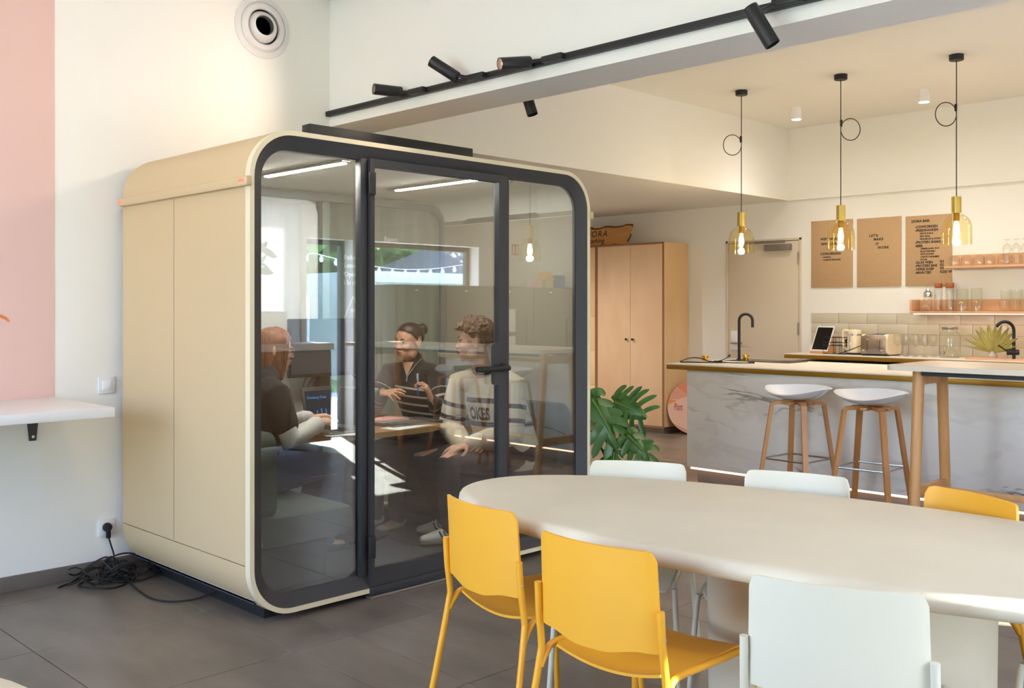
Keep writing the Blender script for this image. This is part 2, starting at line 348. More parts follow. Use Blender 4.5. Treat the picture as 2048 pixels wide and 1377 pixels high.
class MB:
    """collects shapes and links them as ONE mesh object"""
    def __init__(s): s.v = []; s.f = []; s.mi = []; s.cur = 0
    def add(s, vs, fs):
        n = len(s.v); s.v += [tuple(p) for p in vs]
        for f in fs: s.f.append(tuple(i + n for i in f)); s.mi.append(s.cur)
        return s
    def m(s, i): s.cur = i; return s
    def box(s, c, d, rot=None, ch=0.0):
        """box at centre c, full size d, chamfer ch, rot = Euler or Matrix"""
        hx, hy, hz = d[0] / 2, d[1] / 2, d[2] / 2
        R = rot.to_matrix() if isinstance(rot, Euler) else rot
        if ch <= 0:
            vs = [Vector((x, y, z)) for x in (-hx, hx) for y in (-hy, hy) for z in (-hz, hz)]
            fs = [(0, 1, 3, 2), (4, 6, 7, 5), (0, 4, 5, 1), (2, 3, 7, 6), (0, 2, 6, 4), (1, 5, 7, 3)]
        else:
            bm = bmesh.new(); bmesh.ops.create_cube(bm, size=1.0)
            for q in bm.verts: q.co = Vector((q.co.x * d[0], q.co.y * d[1], q.co.z * d[2]))
            bmesh.ops.bevel(bm, geom=list(bm.edges), offset=min(ch, min(d) * .49), segments=2, affect='EDGES', profile=.5)
            bm.verts.index_update()
            vs = [q.co.copy() for q in bm.verts]; fs = [tuple(q.index for q in f.verts) for f in bm.faces]; bm.free()
        c = Vector(c)
        if R is not None: vs = [R @ q for q in vs]
        return s.add([q + c for q in vs], fs)
    def bx(s, x0, x1, y0, y1, z0, z1, ch=0.0):
        return s.box(((x0 + x1) / 2, (y0 + y1) / 2, (z0 + z1) / 2), (abs(x1 - x0), abs(y1 - y0), abs(z1 - z0)), None, ch)
    def tube(s, pts, r, n=10, closed=False, caps=True):
        pts = [Vector(p) for p in pts]; k = len(pts)
        rs = r if isinstance(r, (list, tuple)) else [r] * k
        vs = []; fs = []; up = None
        for i, p in enumerate(pts):
            if closed: t = pts[(i + 1) % k] - pts[i - 1]
            else: t = pts[min(i + 1, k - 1)] - pts[max(i - 1, 0)]
            t = t.normalized() if t.length > 1e-9 else Vector((0, 0, 1))
            if up is None:
                up = Vector((0, 0, 1)) if abs(t.z) < .9 else Vector((1, 0, 0))
            a = up - t * up.dot(t)
            a = a.normalized() if a.length > 1e-6 else t.orthogonal().normalized()
            b = t.cross(a); up = a
            for j in range(n):
                g = 2 * pi * j / n; vs.append(p + (a * cos(g) + b * sin(g)) * rs[i])
        for i in range(k if closed else k - 1):
            i2 = (i + 1) % k
            for j in range(n):
                j2 = (j + 1) % n; fs.append((i * n + j, i * n + j2, i2 * n + j2, i2 * n + j))
        if caps and not closed:
            fs.append(tuple(range(n - 1, -1, -1))); fs.append(tuple((k - 1) * n + j for j in range(n)))
        return s.add(vs, fs)
    def lathe(s, prof, c=(0, 0, 0), n=24, R=None, cap0=True, cap1=True):
        """prof = [(r, z)...] spun about z"""
        vs = []; fs = []; c = Vector(c)
        for r, z in prof:
            for j in range(n):
                q = Vector((r * cos(2 * pi * j / n), r * sin(2 * pi * j / n), z))
                vs.append((R @ q if R is not None else q) + c)
        for i in range(len(prof) - 1):
            for j in range(n):
                j2 = (j + 1) % n; fs.append((i * n + j, i * n + j2, (i + 1) * n + j2, (i + 1) * n + j))
        if cap0 and prof[0][0] > 1e-5: fs.append(tuple(range(n - 1, -1, -1)))
        if cap1 and prof[-1][0] > 1e-5: fs.append(tuple((len(prof) - 1) * n + j for j in range(n)))
        return s.add(vs, fs)
    def ell(s, c, r, R=None, nu=20, nv=12):
        vs = []; fs = []; c = Vector(c)
        for i in range(nv + 1):
            a = pi * i / nv
            for j in range(nu):
                b = 2 * pi * j / nu
                q = Vector((r[0] * sin(a) * cos(b), r[1] * sin(a) * sin(b), r[2] * cos(a)))
                vs.append((R @ q if R is not None else q) + c)
        for i in range(nv):
            for j in range(nu):
                j2 = (j + 1) % nu; fs.append((i * nu + j, (i + 1) * nu + j, (i + 1) * nu + j2, i * nu + j2))
        return s.add(vs, fs)
    def prism(s, out, h0, h1, axis='z', inset=0.0):
        """outline [(a,b)...] extruded along an axis; axis 'z':(x,y), 'x':(y,z), 'y':(x,z)"""
        def P(a, b, h): return {'z': (a, b, h), 'x': (h, a, b), 'y': (a, h, b)}[axis]
        k = len(out)
        s.add([P(a, b, h0) for a, b in out] + [P(a, b, h1) for a, b in out],
              [tuple(range(k - 1, -1, -1)), tuple(range(k, 2 * k))] + [(i, (i + 1) % k, k + (i + 1) % k, k + i) for i in range(k)])
        return s
    def ring(s, outer, inner, h0, h1, axis='x', hi0=None, hi1=None):
        """closed frame between two outlines with the same count; inner may sit at other heights (bevel)"""
        def P(a, b, h): return {'z': (a, b, h), 'x': (h, a, b), 'y': (a, h, b)}[axis]
        k = len(outer); hi0 = h0 if hi0 is None else hi0; hi1 = h1 if hi1 is None else hi1
        vs = [P(a, b, h0) for a, b in outer] + [P(a, b, h1) for a, b in outer] + [P(a, b, hi0) for a, b in inner] + [P(a, b, hi1) for a, b in inner]
        fs = []
        for i in range(k):
            j = (i + 1) % k
            fs += [(i, j, k + j, k + i), (2 * k + j, 2 * k + i, 3 * k + i, 3 * k + j), (k + i, k + j, 3 * k + j, 3 * k + i), (j, i, 2 * k + i, 2 * k + j)]
        return s.add(vs, fs)
    def sheet(s, fn, nu, nv, th):
        """fn(u,v) -> (point, normal); a sheet with thickness th"""
        A = []; B = []
        for i in range(nu + 1):
            for j in range(nv + 1):
                p, nrm = fn(i / nu, j / nv); A.append(p + nrm * th / 2); B.append(p - nrm * th / 2)
        n = len(A); w = nv + 1; fs = []
        for i in range(nu):
            for j in range(nv):
                a, b, c, d = i * w + j, (i + 1) * w + j, (i + 1) * w + j + 1, i * w + j + 1
                fs += [(a, b, c, d), (n + d, n + c, n + b, n + a)]
        for i in range(nu):
            a, b = i * w, (i + 1) * w; fs.append((b, a, n + a, n + b))
            a, b = i * w + nv, (i + 1) * w + nv; fs.append((a, b, n + b, n + a))
        for j in range(nv):
            a, b = j, j + 1; fs.append((a, b, n + b, n + a))
            a, b = nu * w + j, nu * w + j + 1; fs.append((b, a, n + a, n + b))
        return s.add(A + B, fs)
    def mesh(s, name, mats, off=(0, 0, 0), sharp=35):
        me = bpy.data.meshes.new(name); o = Vector(off)
        me.from_pydata([Vector(v) - o for v in s.v], [], s.f)
        bm = bmesh.new(); bm.from_mesh(me)
        bmesh.ops.remove_doubles(bm, verts=bm.verts, dist=1e-6)
        bmesh.ops.recalc_face_normals(bm, faces=bm.faces); bm.to_mesh(me); bm.free()
        for m in (mats if isinstance(mats, (list, tuple)) else [mats]): me.materials.append(m if not isinstance(m, str) else MT[m])
        if any(s.mi) and len(me.polygons) == len(s.mi): me.polygons.foreach_set('material_index', s.mi)
        finish(me, sharp); return me
    def build(s, name, mats, parent=None, world=True, sharp=35, label=None):
        off = rootloc(parent) if (parent is not None and world) else (0, 0, 0)
        o = bpy.data.objects.new(name, s.mesh(name, mats, off, sharp)); COL.objects.link(o)
        if parent is not None: o.parent = parent
        if label: o['label'] = label
        return o

def rrect(a0, a1, b0, b1, r, n=8):
    out = []
    for (cx, cy, g) in ((a1 - r, b0 + r, -90), (a1 - r, b1 - r, 0), (a0 + r, b1 - r, 90), (a0 + r, b0 + r, 180)):
        for i in range(n + 1):
            a = radians(g + 90 * i / n); out.append((cx + r * cos(a), cy + r * sin(a)))
    return out

def tag(o, label=None, cat=None, group=None, kind=None):
    if label: o['label'] = label
    if cat: o['category'] = cat
    if group: o['group'] = group
    if kind: o['kind'] = kind
    return o
def thing(name, label, cat, loc=(0, 0, 0), rz=0, group=None):
    o = bpy.data.objects.new(name, None); COL.objects.link(o); o.empty_display_size = .1
    o.location = loc; o.rotation_euler = (0, 0, rz)
    return tag(o, label, cat, group)
def dup(root, loc=None, rz=None, label=None, group=None):
    def cp(o, parent):
        c = o.copy(); COL.objects.link(c); c.parent = parent
        for ch in list(o.children): cp(ch, c)
        return c
    r = cp(root, None)
    if loc is not None: r.location = loc
    if rz is not None: r.rotation_euler = (0, 0, rz)
    if label: r['label'] = label
    if group: r['group'] = group
    return r
def struct(o): o['kind'] = 'structure'; return o

def text_mesh(body, size, extrude=.0006, align='LEFT', space=1.0, shear=0.0, bold=0.0):
    cu = bpy.data.curves.new('lettering', 'FONT'); cu.body = body; cu.size = size; cu.extrude = extrude
    cu.align_x = align; cu.align_y = 'BOTTOM_BASELINE' if hasattr(cu, 'align_y') else 'TOP'
    cu.space_character = space; cu.shear = shear; cu.offset = bold; cu.resolution_u = 3
    o = bpy.data.objects.new('lettering', cu); COL.objects.link(o)
    dg = bpy.context.evaluated_depsgraph_get(); dg.update()
    me = bpy.data.meshes.new_from_object(o.evaluated_get(dg))
    bpy.data.objects.remove(o); bpy.data.curves.remove(cu)
    return me
def lettering(body, size, origin, xdir, updir, material, parent, name='lettering', xs=1.0, **kw):
    """flat letters starting at origin, running along xdir"""
    me = text_mesh(body, size, **kw)
    x = Vector(xdir).normalized(); u = Vector(updir); u = (u - x * u.dot(x)).normalized(); n = x.cross(u)
    me.transform(Matrix.Diagonal((xs, 1, 1, 1)))
    R = Matrix((x, u, n)).transposed().to_4x4(); R.translation = Vector(origin) - rootloc(parent)
    me.transform(R); me.materials.clear(); me.materials.append(MT[material])
    o = bpy.data.objects.new(name, me); COL.objects.link(o); o.parent = parent; return o

def grid_wall(name, mats, axis, h0, h1, a_cuts, z_cuts, holes):
    """wall slab with openings. axis 'x': wall lies at x h0..h1 and runs along y; axis 'y' likewise. holes=[(a0,a1,z0,z1)]"""
    mb = MB(); na = len(a_cuts) - 1; nz = len(z_cuts) - 1
    def solid(i, j):
        if i < 0 or j < 0 or i >= na or j >= nz: return False
        a = (a_cuts[i] + a_cuts[i + 1]) / 2; z = (z_cuts[j] + z_cuts[j + 1]) / 2
        return not any(h[0] < a < h[1] and h[2] < z < h[3] for h in holes)
    def P(a, h, z): return (h, a, z) if axis == 'x' else (a, h, z)
    for i in range(na):
        for j in range(nz):
            if not solid(i, j): continue
            a0, a1, z0, z1 = a_cuts[i], a_cuts[i + 1], z_cuts[j], z_cuts[j + 1]
            for h in (h0, h1): mb.add([P(a0, h, z0), P(a1, h, z0), P(a1, h, z1), P(a0, h, z1)], [(0, 1, 2, 3)])
            if not solid(i - 1, j): mb.add([P(a0, h0, z0), P(a0, h1, z0), P(a0, h1, z1), P(a0, h0, z1)], [(0, 1, 2, 3)])
            if not solid(i + 1, j): mb.add([P(a1, h0, z0), P(a1, h1, z0), P(a1, h1, z1), P(a1, h0, z1)], [(0, 1, 2, 3)])
            if not solid(i, j - 1): mb.add([P(a0, h0, z0), P(a1, h0, z0), P(a1, h1, z0), P(a0, h1, z0)], [(0, 1, 2, 3)])
            if not solid(i, j + 1): mb.add([P(a0, h0, z1), P(a1, h0, z1), P(a1, h1, z1), P(a0, h1, z1)], [(0, 1, 2, 3)])
    return struct(mb.build(name, mats))

def smooth_path(pts, n=6):
    """Catmull-Rom through pts"""
    P = [Vector(p) for p in pts]; out = []
    for i in range(len(P) - 1):
        p0, p1, p2, p3 = P[max(i - 1, 0)], P[i], P[i + 1], P[min(i + 2, len(P) - 1)]
        for k in range(n):
            t = k / n
            out.append(.5 * ((2 * p1) + (p2 - p0) * t + (2 * p0 - 5 * p1 + 4 * p2 - p3) * t * t + (3 * p1 - p0 - 3 * p2 + p3) * t ** 3))
    out.append(P[-1]); return out
# ------------------------------------------------------------------ the room
XL, XR, YB, YF, YR = -5.20, 1.15, 9.42, 3.58, -2.6       # left wall, right wall, back wall, beam face, rear wall
ZC, ZB, ZK = 3.42, 2.54, 3.28                            # front ceiling, beam underside, kitchen ceiling

def build_floor():
    m = MB(); m.bx(-9.6, XR + .3, YR - .3, YB + .2, -.12, -.006)
    fl = struct(m.build('floor', 'grout'))
    xs = [-4.22 + .75 * k for k in range(-8, 9)]
    ys = sorted([2.22 + .75 * k for k in range(-7, 11)] + [2.50])
    cache = {}
    def tile(x0, x1, y0, y1):
        key = (round(x1 - x0, 3), round(y1 - y0, 3))
        if key not in cache:
            b = MB(); hx, hy = key[0] / 2 - .0018, key[1] / 2 - .0018; c = .0015
            b.add([(-hx, -hy, -.008), (hx, -hy, -.008), (hx, hy, -.008), (-hx, hy, -.008), (-hx, -hy, -c), (hx, -hy, -c), (hx, hy, -c), (-hx, hy, -c),
                   (-hx + c, -hy + c, 0), (hx - c, -hy + c, 0), (hx - c, hy - c, 0), (-hx + c, hy - c, 0)],
                  [(3, 2, 1, 0)] + [(i, (i + 1) % 4, 4 + (i + 1) % 4, 4 + i) for i in range(4)] + [(4 + i, 4 + (i + 1) % 4, 8 + (i + 1) % 4, 8 + i) for i in range(4)] + [(8, 9, 10, 11)])
            cache[key] = b.mesh('tile', 'tile')
        o = bpy.data.objects.new('tile', cache[key]); COL.objects.link(o); o.parent = fl; o.location = ((x0 + x1) / 2, (y0 + y1) / 2, 0)
    for i in range(len(xs) - 1):
        for j in range(len(ys) - 1):
            x0, x1, y0, y1 = xs[i], min(xs[i + 1], XR), max(ys[j], YR), min(ys[j + 1], YB)
            if x1 - x0 < .05 or y1 - y0 < .05: continue
            if x1 < XL - .01 and y1 < YF: continue
            if x0 < XL and y1 <= YF: x0 = XL
            tile(x0, x1, y0, y1)

def build_room():
    build_floor()
    # left wall (solid up to the beam corner), its painted panel and skirting
    m = MB(); m.bx(XL - .3, XL, YR - .3, YF, 0, ZC); wl_ = struct(m.build('wall_left', 'wall'))
    m = MB(); m.bx(XL, XL + .002, YR, 1.909, .95, ZC); m.build('painted_panel', 'pink', wl_, label='pink painted field')
    m = MB(); m.bx(XL, XL + .0015, YR, 1.86, .44, .9); m.build('cover_panel', 'panel_white', wl_)
    m = MB(); pts = smooth_path([(XL + .005, 1.40, 1.39), (XL + .005, 1.55, 1.36), (XL + .005, 1.63, 1.365), (XL + .005, 1.67, 1.352), (XL + .005, 1.69, 1.335)], 5)
    m.tube(pts, [.004 + .003 * sin(pi * i / (len(pts) - 1)) for i in range(len(pts))], 6)
    m.build('painted_stroke', 'orange', wl_, label='orange brush stroke')
    m = MB(); m.bx(XL, XL + .014, YR, YF, 0, .078, .002); struct(m.build('baseboard_left', 'skirt'))
    # beam over the opening
    m = MB(); m.bx(XL - 4.3, XR, YF, 3.90, ZB, ZC + .1); struct(m.build('beam', 'beam_white'))
    m = MB(); m.bx(XL, XR, YF - .07, YF, 3.335, 3.41, .004); struct(m.build('trim_1', 'grey_metal'))
    # front ceiling
    m = MB(); m.bx(XL - .3, XR + .3, YR - .3, YF, ZC, ZC + .12); struct(m.build('ceiling', 'ceil'))
    # kitchen ceiling (high) and the lower ceiling beyond the soffit
    m = MB(); m.bx(-5.28, XR + .3, 3.90, YB - .03, ZK, ZK + .12); struct(m.build('ceiling_kitchen', 'ceil'))
    m = MB(); m.bx(-9.6, -5.28, 3.90, YB, ZB - .01, ZK + .12); struct(m.build('ceiling_lower', 'wall'))
    m = MB(); m.bx(-5.28, XR + .3, YB - .03, YB + .2, ZB - .01, ZK + .12); struct(m.build('trim_2', 'wall'))
    # back wall with a door opening
    m = grid_wall('wall_back', 'wall', 'y', YB, YB + .2, [-9.6, -6.035, -5.175, XR + .3], [0, 2.115, ZB], [(-6.035, -5.175, 0, 2.115)])
    m = MB(); m.bx(-9.6, -9.45, YF, YB, 0, ZB); struct(m.build('wall_alcove', 'wall'))
    m = MB(); m.bx(-9.6, XL - .3, YF - .1, YF, 0, ZB); struct(m.build('wall_alcove_front', 'wall'))
    # right wall with window openings, rear wall with a wide window
    grid_wall('wall_right', 'wall', 'x', XR, XR + .28, [YR - .3, 1.8, 3.40, 4.0, 5.72, 5.85, 6.45, 6.55, 8.30, YB + .2], [0, .9, 2.15, 2.45, ZC],
              [(1.8, 3.40, 0, 2.45), (4.0, 5.72, 0, 2.45), (5.85, 6.45, 0, 2.15), (6.55, 8.30, .9, 2.15)])
    grid_wall('wall_rear', 'wall', 'y', YR - .3, YR, [XL - .3, -4.9, -.8, XR], [0, .3, 3.0, ZC], [(-4.9, -.8, .3, 3.0)])
    def window(name, axis, h, a0, a1, z0, z1, n, frame_mat='frame_brown', w=.055, t=.07):
        f = MB()
        def bar(b0, b1, c0, c1):
            if axis == 'x': f.bx(h - t / 2, h + t / 2, b0, b1, c0, c1, .004)
            else: f.bx(b0, b1, h - t / 2, h + t / 2, c0, c1, .004)
        bar(a0, a1, z0, z0 + w); bar(a0, a1, z1 - w, z1)
        step = (a1 - a0 - w) / n
        for k in range(n + 1): bar(a0 + k * step, a0 + k * step + w, z0 + w, z1 - w)
        o = struct(f.build(name, frame_mat))
        for k in range(n):
            g = MB(); b0, b1 = a0 + k * step + w, a0 + (k + 1) * step
            if axis == 'x': g.bx(h - .004, h + .004, b0, b1, z0 + w, z1 - w)
            else: g.bx(b0, b1, h - .004, h + .004, z0 + w, z1 - w)
            g.build('pane', 'winglass', o)
        return o
    window('window_1', 'x', XR + .2, 6.55, 8.30, .9, 2.15, 1)
    window('window_2', 'x', XR + .2, 1.8, 3.40, 0, 2.45, 2, 'char')
    window('window_3', 'y', YR - .2, -4.9, -.8, .3, 3.0, 3, 'char')
    window('window_4', 'x', XR + .2, 4.0, 5.72, 0, 2.45, 2, 'char')
    window('door_2', 'x', XR + .2, 5.85, 6.45, 0, 2.15, 1, 'char')
    # kitchen door in the back wall
    d = MB(); d.bx(-6.03, -5.18, YB - .004, YB + .04, .01, 2.11, .003); dr = struct(d.build('door_1', 'door'))
    f = MB(); f.bx(-6.06, -6.035, YB - .012, YB + .1, 0, 2.14, .002); f.bx(-5.175, -5.15, YB - .012, YB + .1, 0, 2.14, .002); f.bx(-6.06, -5.15, YB - .012, YB + .1, 2.115, 2.14, .002)
    f.build('door_frame', 'door', dr)
    for z in (.28, 1.12, 1.86):
        h = MB(); h.tube([(-5.178, YB - .014, z), (-5.178, YB - .014, z + .13)], .009, 8); h.build('hinge', 'grey_metal', dr)
    p = MB(); p.box((-5.955, YB - .010, 1.045), (.085, .018, .215), None, .008); hp = p.build('lock_plate', 'tab_white', dr)
    p = MB(); p.tube([(-5.955, YB - .01, 1.02), (-5.955, YB - .06, 1.02)], .010, 8); p.tube([(-5.965, YB - .06, 1.02), (-5.83, YB - .06, 1.02)], .010, 8); p.build('lever', 'grey_metal', hp)
    p = MB(); p.box((-5.405, YB - .035, 2.045), (.30, .06, .065), None, .006); cl = p.build('door_closer', 'grey_metal', dr)
    p = MB(); p.box((-5.55, YB - .05, 2.105), (.46, .022, .028), None, .003); p.build('closer_arm', 'grey_metal', cl)
    # backsplash: running-bond long tiles
    b = MB(); b.bx(-5.036, -1.5, YB - .004, YB, .95, 1.349); bs = struct(b.build('backsplash', 'grout'))
    tw, th = .30, .0985
    meshes = {}
    for r in range(4):
        x = -5.033 - (.0 if r % 2 == 0 else .19)
        z0 = 1.347 - (r + 1) * th - r * .0015
        while x < -1.5:
            a, c = max(x, -5.033), min(x + tw - .003, -1.5)
            if c - a > .03:
                key = round(c - a, 3)
                if key not in meshes:
                    t = MB(); t.box((0, 0, 0), (key, .008, th), None, .0015); meshes[key] = t.mesh('tile', 'back_tile')
                o = bpy.data.objects.new('tile', meshes[key]); COL.objects.link(o); o.parent = bs; o.location = ((a + c) / 2, YB - .007, z0 + th / 2)
            x += tw
build_room()

# ------------------------------------------------------------------ the meeting pod
PX, PY0, PY1, PZ0, PZ1, PXR = -3.84, 2.23, 4.50, .03, 2.20, -5.13
def build_pod():
    pod = thing('meeting_pod', 'cream rounded meeting pod with charcoal glazed front standing against the white wall', 'meeting pod', ((PX + PXR) / 2, (PY0 + PY1) / 2, 0))
    R = .22
    out = rrect(PY0, PY1, PZ0, PZ1, R, 12); inn = rrect(PY0 + .055, PY1 - .055, PZ0 + .055, PZ1 - .055, R - .055, 12)
    inn2 = rrect(PY0 + .022, PY1 - .022, PZ0 + .022, PZ1 - .022, R - .022, 12)
    # shell: upper, middle and lower cladding (seams at the rail and the skirt line)
    ringo = out; ringi = inn; k = len(ringo)
    cuts = [(PZ0 - .01, .268, 'lower_cladding'), (.272, 1.934, 'side_cladding'), (1.934, PZ1 + .01, 'upper_cladding')]
    def bisect(mb, name, z0, z1, side=0):
        bm = bmesh.new(); me = mb.mesh(name, 'pod', rootloc(pod)); bm.from_mesh(me)
        planes = [((0, 0, z0), (0, 0, -1)), ((0, 0, z1), (0, 0, 1))] + ([((0, 0, 0), (0, -side, 0))] if side else [])
        for co, n in planes:
            bmesh.ops.bisect_plane(bm, geom=bm.verts[:] + bm.edges[:] + bm.faces[:], plane_co=co, plane_no=n, clear_outer=True)
            e = [x for x in bm.edges if len(x.link_faces) == 1]
            bmesh.ops.holes_fill(bm, edges=e)
        bmesh.ops.recalc_face_normals(bm, faces=bm.faces); bm.to_mesh(me); bm.free(); finish(me)
        o = bpy.data.objects.new(name, me); COL.objects.link(o); o.parent = pod; return o
    for z0, z1, nm in cuts:
        
        for sd in ((-1, 1) if nm == 'side_cladding' else (0,)):
            m = MB(); m.ring(ringo, ringi, PXR, -3.925, 'x'); bisect(m, nm, z0, z1, sd)
    for z0, z1, nm in cuts:
        for sd in ((-1, 1) if nm == 'side_cladding' else (0,)):
            m = MB(); m.ring(rrect(PY0 - .001, PY1 + .001, PZ0 - .001, PZ1 + .001, R, 12), inn, -3.9235, PX - .0401, 'x'); bisect(m, 'front_trim', z0, z1, sd)
    m = MB(); m.ring(ringo, inn2, PX - .04, PX, 'x')
    # the cream lip stops at the door threshold
    rim = m.build('front_rim', 'pod_edge', pod)
    # vertical panel joint on the side cladding
    m = MB(); m.bx(-4.552, -4.549, PY0 - .0006, PY0 + .001, .28, 1.93); m.build('panel_joint', 'grout', pod)
    # rail around the body with a signal light in each end
    for y, sgn in ((PY0, -1), (PY1, 1)):
        m = MB(); m.box((-4.48, y + sgn * .009, 1.955), (1.30, .030, .044), None, .008); r = m.build('side_rail', 'pod', pod)
        for x in (-3.875, PXR + .02):
            l = MB(); l.box((x, y + sgn * .0225, 1.957), (.045, .006, .014), None, .002); l.build('signal_light', 'led_red', r)
    # charcoal front frame, bevelled towards the glass
    fo = rrect(PY0 + .022, PY1 - .022, PZ0 + .022, PZ1 - .022, R - .022, 12)
    fi = rrect(PY0 + .075, PY1 - .09, PZ0 + .085, PZ1 - .085, R - .08, 12)
    m = MB(); m.ring(fo, fi, PX - .055, PX - .004, 'x', PX - .062, PX - .034); m.build('front_frame', 'char', pod)
    # posts
    m = MB(); m.bx(PX - .06, PX - .016, 2.832, 2.872, PZ0 + .08, PZ1 - .08, .003); m.build('post', 'char', pod)
    m = MB(); m.bx(PX - .06, PX - .016, 3.802, 3.834, PZ0 + .08, PZ1 - .08, .003); m.build('post', 'char', pod)
    # fixed panes
    m = MB(); m.prism([(a, b) for a, b in rrect(PY0 + .07, 2.834, PZ0 + .08, PZ1 - .08, .1, 8)], PX - .048, PX - .040, 'x'); m.build('glass_pane', 'podglass', pod)
    m = MB(); m.prism([(a, b) for a, b in rrect(3.832, PY1 - .085, PZ0 + .08, PZ1 - .08, .1, 8)], PX - .048, PX - .040, 'x'); m.build('glass_pane', 'podglass', pod)
    # door: frame, pane, hinges, lock plate with lever
    o_, i_ = rrect(2.876, 3.799, .058, 2.122, .004, 2), rrect(2.906, 3.745, .135, 2.085, .004, 2)
    m = MB(); m.ring(o_, i_, PX - .052, PX + .002, 'x', PX - .046, PX - .004); dr = m.build('door', 'char', pod)
    m = MB(); m.bx(PX - .030, PX - .022, 2.904, 3.747, .133, 2.087); m.build('glass_pane', 'podglass', dr)
    for z in (2.0, .25):
        m = MB(); m.bx(PX - .004, PX + .016, 2.862, 2.90, z - .055, z + .055, .004); m.build('hinge', 'blk', dr)
    m = MB(); m.prism(rrect(3.685, 3.775, .985, 1.215, .022, 6), PX - .004, PX + .014, 'x'); hp = m.build('lock_plate', 'char', dr)
    m = MB(); m.tube(smooth_path([(PX + .012, 3.755, 1.078), (PX + .05, 3.755, 1.078), (PX + .062, 3.73, 1.078), (PX + .062, 3.52, 1.078)], 5), .0155, 12)
    m.lathe([(.026, 0), (.026, .01)], (PX + .013, 3.755, 1.078), 16, Matrix.Rotation(pi / 2, 3, 'Y')); m.build('lever', 'blk', hp)
    # threshold under the door
    m = MB(); m.bx(PX - .03, PX + .004, 2.872, 3.803, .014, .056, .002); m.build('threshold', 'char', pod)
    m = MB(); m.bx(PX - .03, PX + .012, 2.872, 3.803, .0, .013, .002); m.build('floor_strip', 'grey_metal', pod)
    # recessed plinth
    m = MB(); m.bx(PXR + .02, PX - .10, PY0 + .13, PY1 - .13, 0, .05); m.build('plinth', 'rubber', pod)
    # rooftop ventilation box
    m = MB(); m.bx(-4.16, -4.09, 2.70, 3.78, PZ1 - .005, 2.30, .004); rb = m.build('roof_unit', 'blk', pod)
    m = MB(); m.prism(rrect(2.95, 3.42, 2.196, 2.232, .014, 5), -4.06, -4.09, 'x'); m.build('air_outlet', 'blk_gloss', rb)
    # interior lining
    iy0, iy1, iz0, iz1 = PY0 + .056, PY1 - .056, PZ0 + .056, PZ1 - .056
    m = MB(); m.bx(PXR + .03, PX - .062, iy0, iy0 + .012, .09, 1.955, .002); m.build('lining_panel', 'podfelt', pod)
    m = MB(); m.bx(PXR + .03, PX - .062, iy1 - .012, iy1, .09, 1.955, .002); lp = m.build('lining_panel', 'podfelt', pod)
    m = MB(); m.bx(PXR + .03, PX - .062, iy1 - .012, iy1, 1.959, 2.03, .002); m.build('lining_panel', 'podfelt', pod)
    m = MB(); m.prism([(-4.90, 1.962), (-4.17, 1.962), (-4.20, 1.985), (-4.25, 2.003), (-4.82, 2.003), (-4.87, 1.985)], iy1 - .014, iy1 - .0125, 'y'); m.build('air_slot', 'grey_metal', lp)
    path = [(iy0 + .006, 1.956)] + [(iy0 + .006 + .15 * (1 - cos(radians(9 * i))), 1.962 + .15 * sin(radians(9 * i))) for i in range(11)]
    path += [(iy0 + iy1 - y, z) for y, z in reversed(path)]
    def lining(u, v):
        q = u * (len(path) - 1); i = min(int(q), len(path) - 2); f = q - i
        a, b = Vector((0,) + path[i]), Vector((0,) + path[i + 1]); p = a.lerp(b, f); d = b - a
        nrm = Vector((0, -d.z, d.y)).normalized()
        return Vector((PXR + .03 + (PX - .062 - PXR - .03) * v, p.y, p.z)), nrm
    m = MB(); m.sheet(lining, len(path) - 1, 1, .008)
    cl = m.build('inner_ceiling', 'podceil', pod)
    for y in (2.77, 3.64):
        m = MB(); m.box((-4.27, y, 2.100), (.78, .062, .010), None, .003); ho = m.build('light_housing', 'grey_metal', cl)
        m = MB(); m.box((-4.25, y, 2.0935), (.70, .028, .006), None, .001); m.build('led_strip', 'led', ho)
    m = MB(); m.bx(PXR + .03, PX - .062, iy0, iy1, .086, .10); m.build('carpet', 'carpet', pod)
    # rear glazing with dark profile
    ro, ri = rrect(PY0 + .056, PY1 - .05, .09, 2.10, .14, 10), rrect(PY0 + .09, PY1 - .085, .125, 2.055, .115, 10)
    m = MB(); m.ring(ro, ri, PXR + .01, PXR + .05, 'x'); rf = m.build('rear_frame', 'rear_grey', pod)
    m = MB(); m.bx(PXR + .012, PXR + .048, 3.425, 3.447, .12, 2.06); m.build('rear_post', 'char', rf)
    m = MB(); m.prism(rrect(PY0 + .088, 3.427, .123, 2.057, .1, 8), PXR + .026, PXR + .032, 'x'); m.build('lit_wall_panel', 'white_lam', rf)  # opaque white panel replaces the pane, standing in for the lit wall behind
    m = MB(); m.prism(rrect(3.445, PY1 - .083, .123, 2.057, .1, 8), PXR + .026, PXR + .032, 'x'); rg = m.build('glass_pane', 'winglass', rf)
    # chalk-marker notes on the rear pane
    X = PXR + .034
    for body, z in (('Follow your', 1.705), ('Leave your', 1.655), ('Open your', 1.60), ('Up my type', 1.548)):
        lettering(body, .042, (X, 3.615, z), (0, 1, 0), (0, 0, 1), 'chalk', rf, 'marker_note')
    lettering('Expert', .04, (X, 3.93, 1.835), (0, 1, 0), (0, 0, 1), 'chalk', rf, 'marker_note')
    t = MB()
    for a, b in (((3.54, 1.185), (3.685, 1.475)), ((3.685, 1.475), (3.83, 1.185)), ((3.54, 1.185), (3.83, 1.185)), ((3.583, 1.27), (3.79, 1.27)), ((3.613, 1.33), (3.757, 1.33))):
        t.tube([(X, a[0], a[1]), (X, b[0], b[1])], .0022, 5)
    t.build('marker_pyramid', 'chalk', rf)
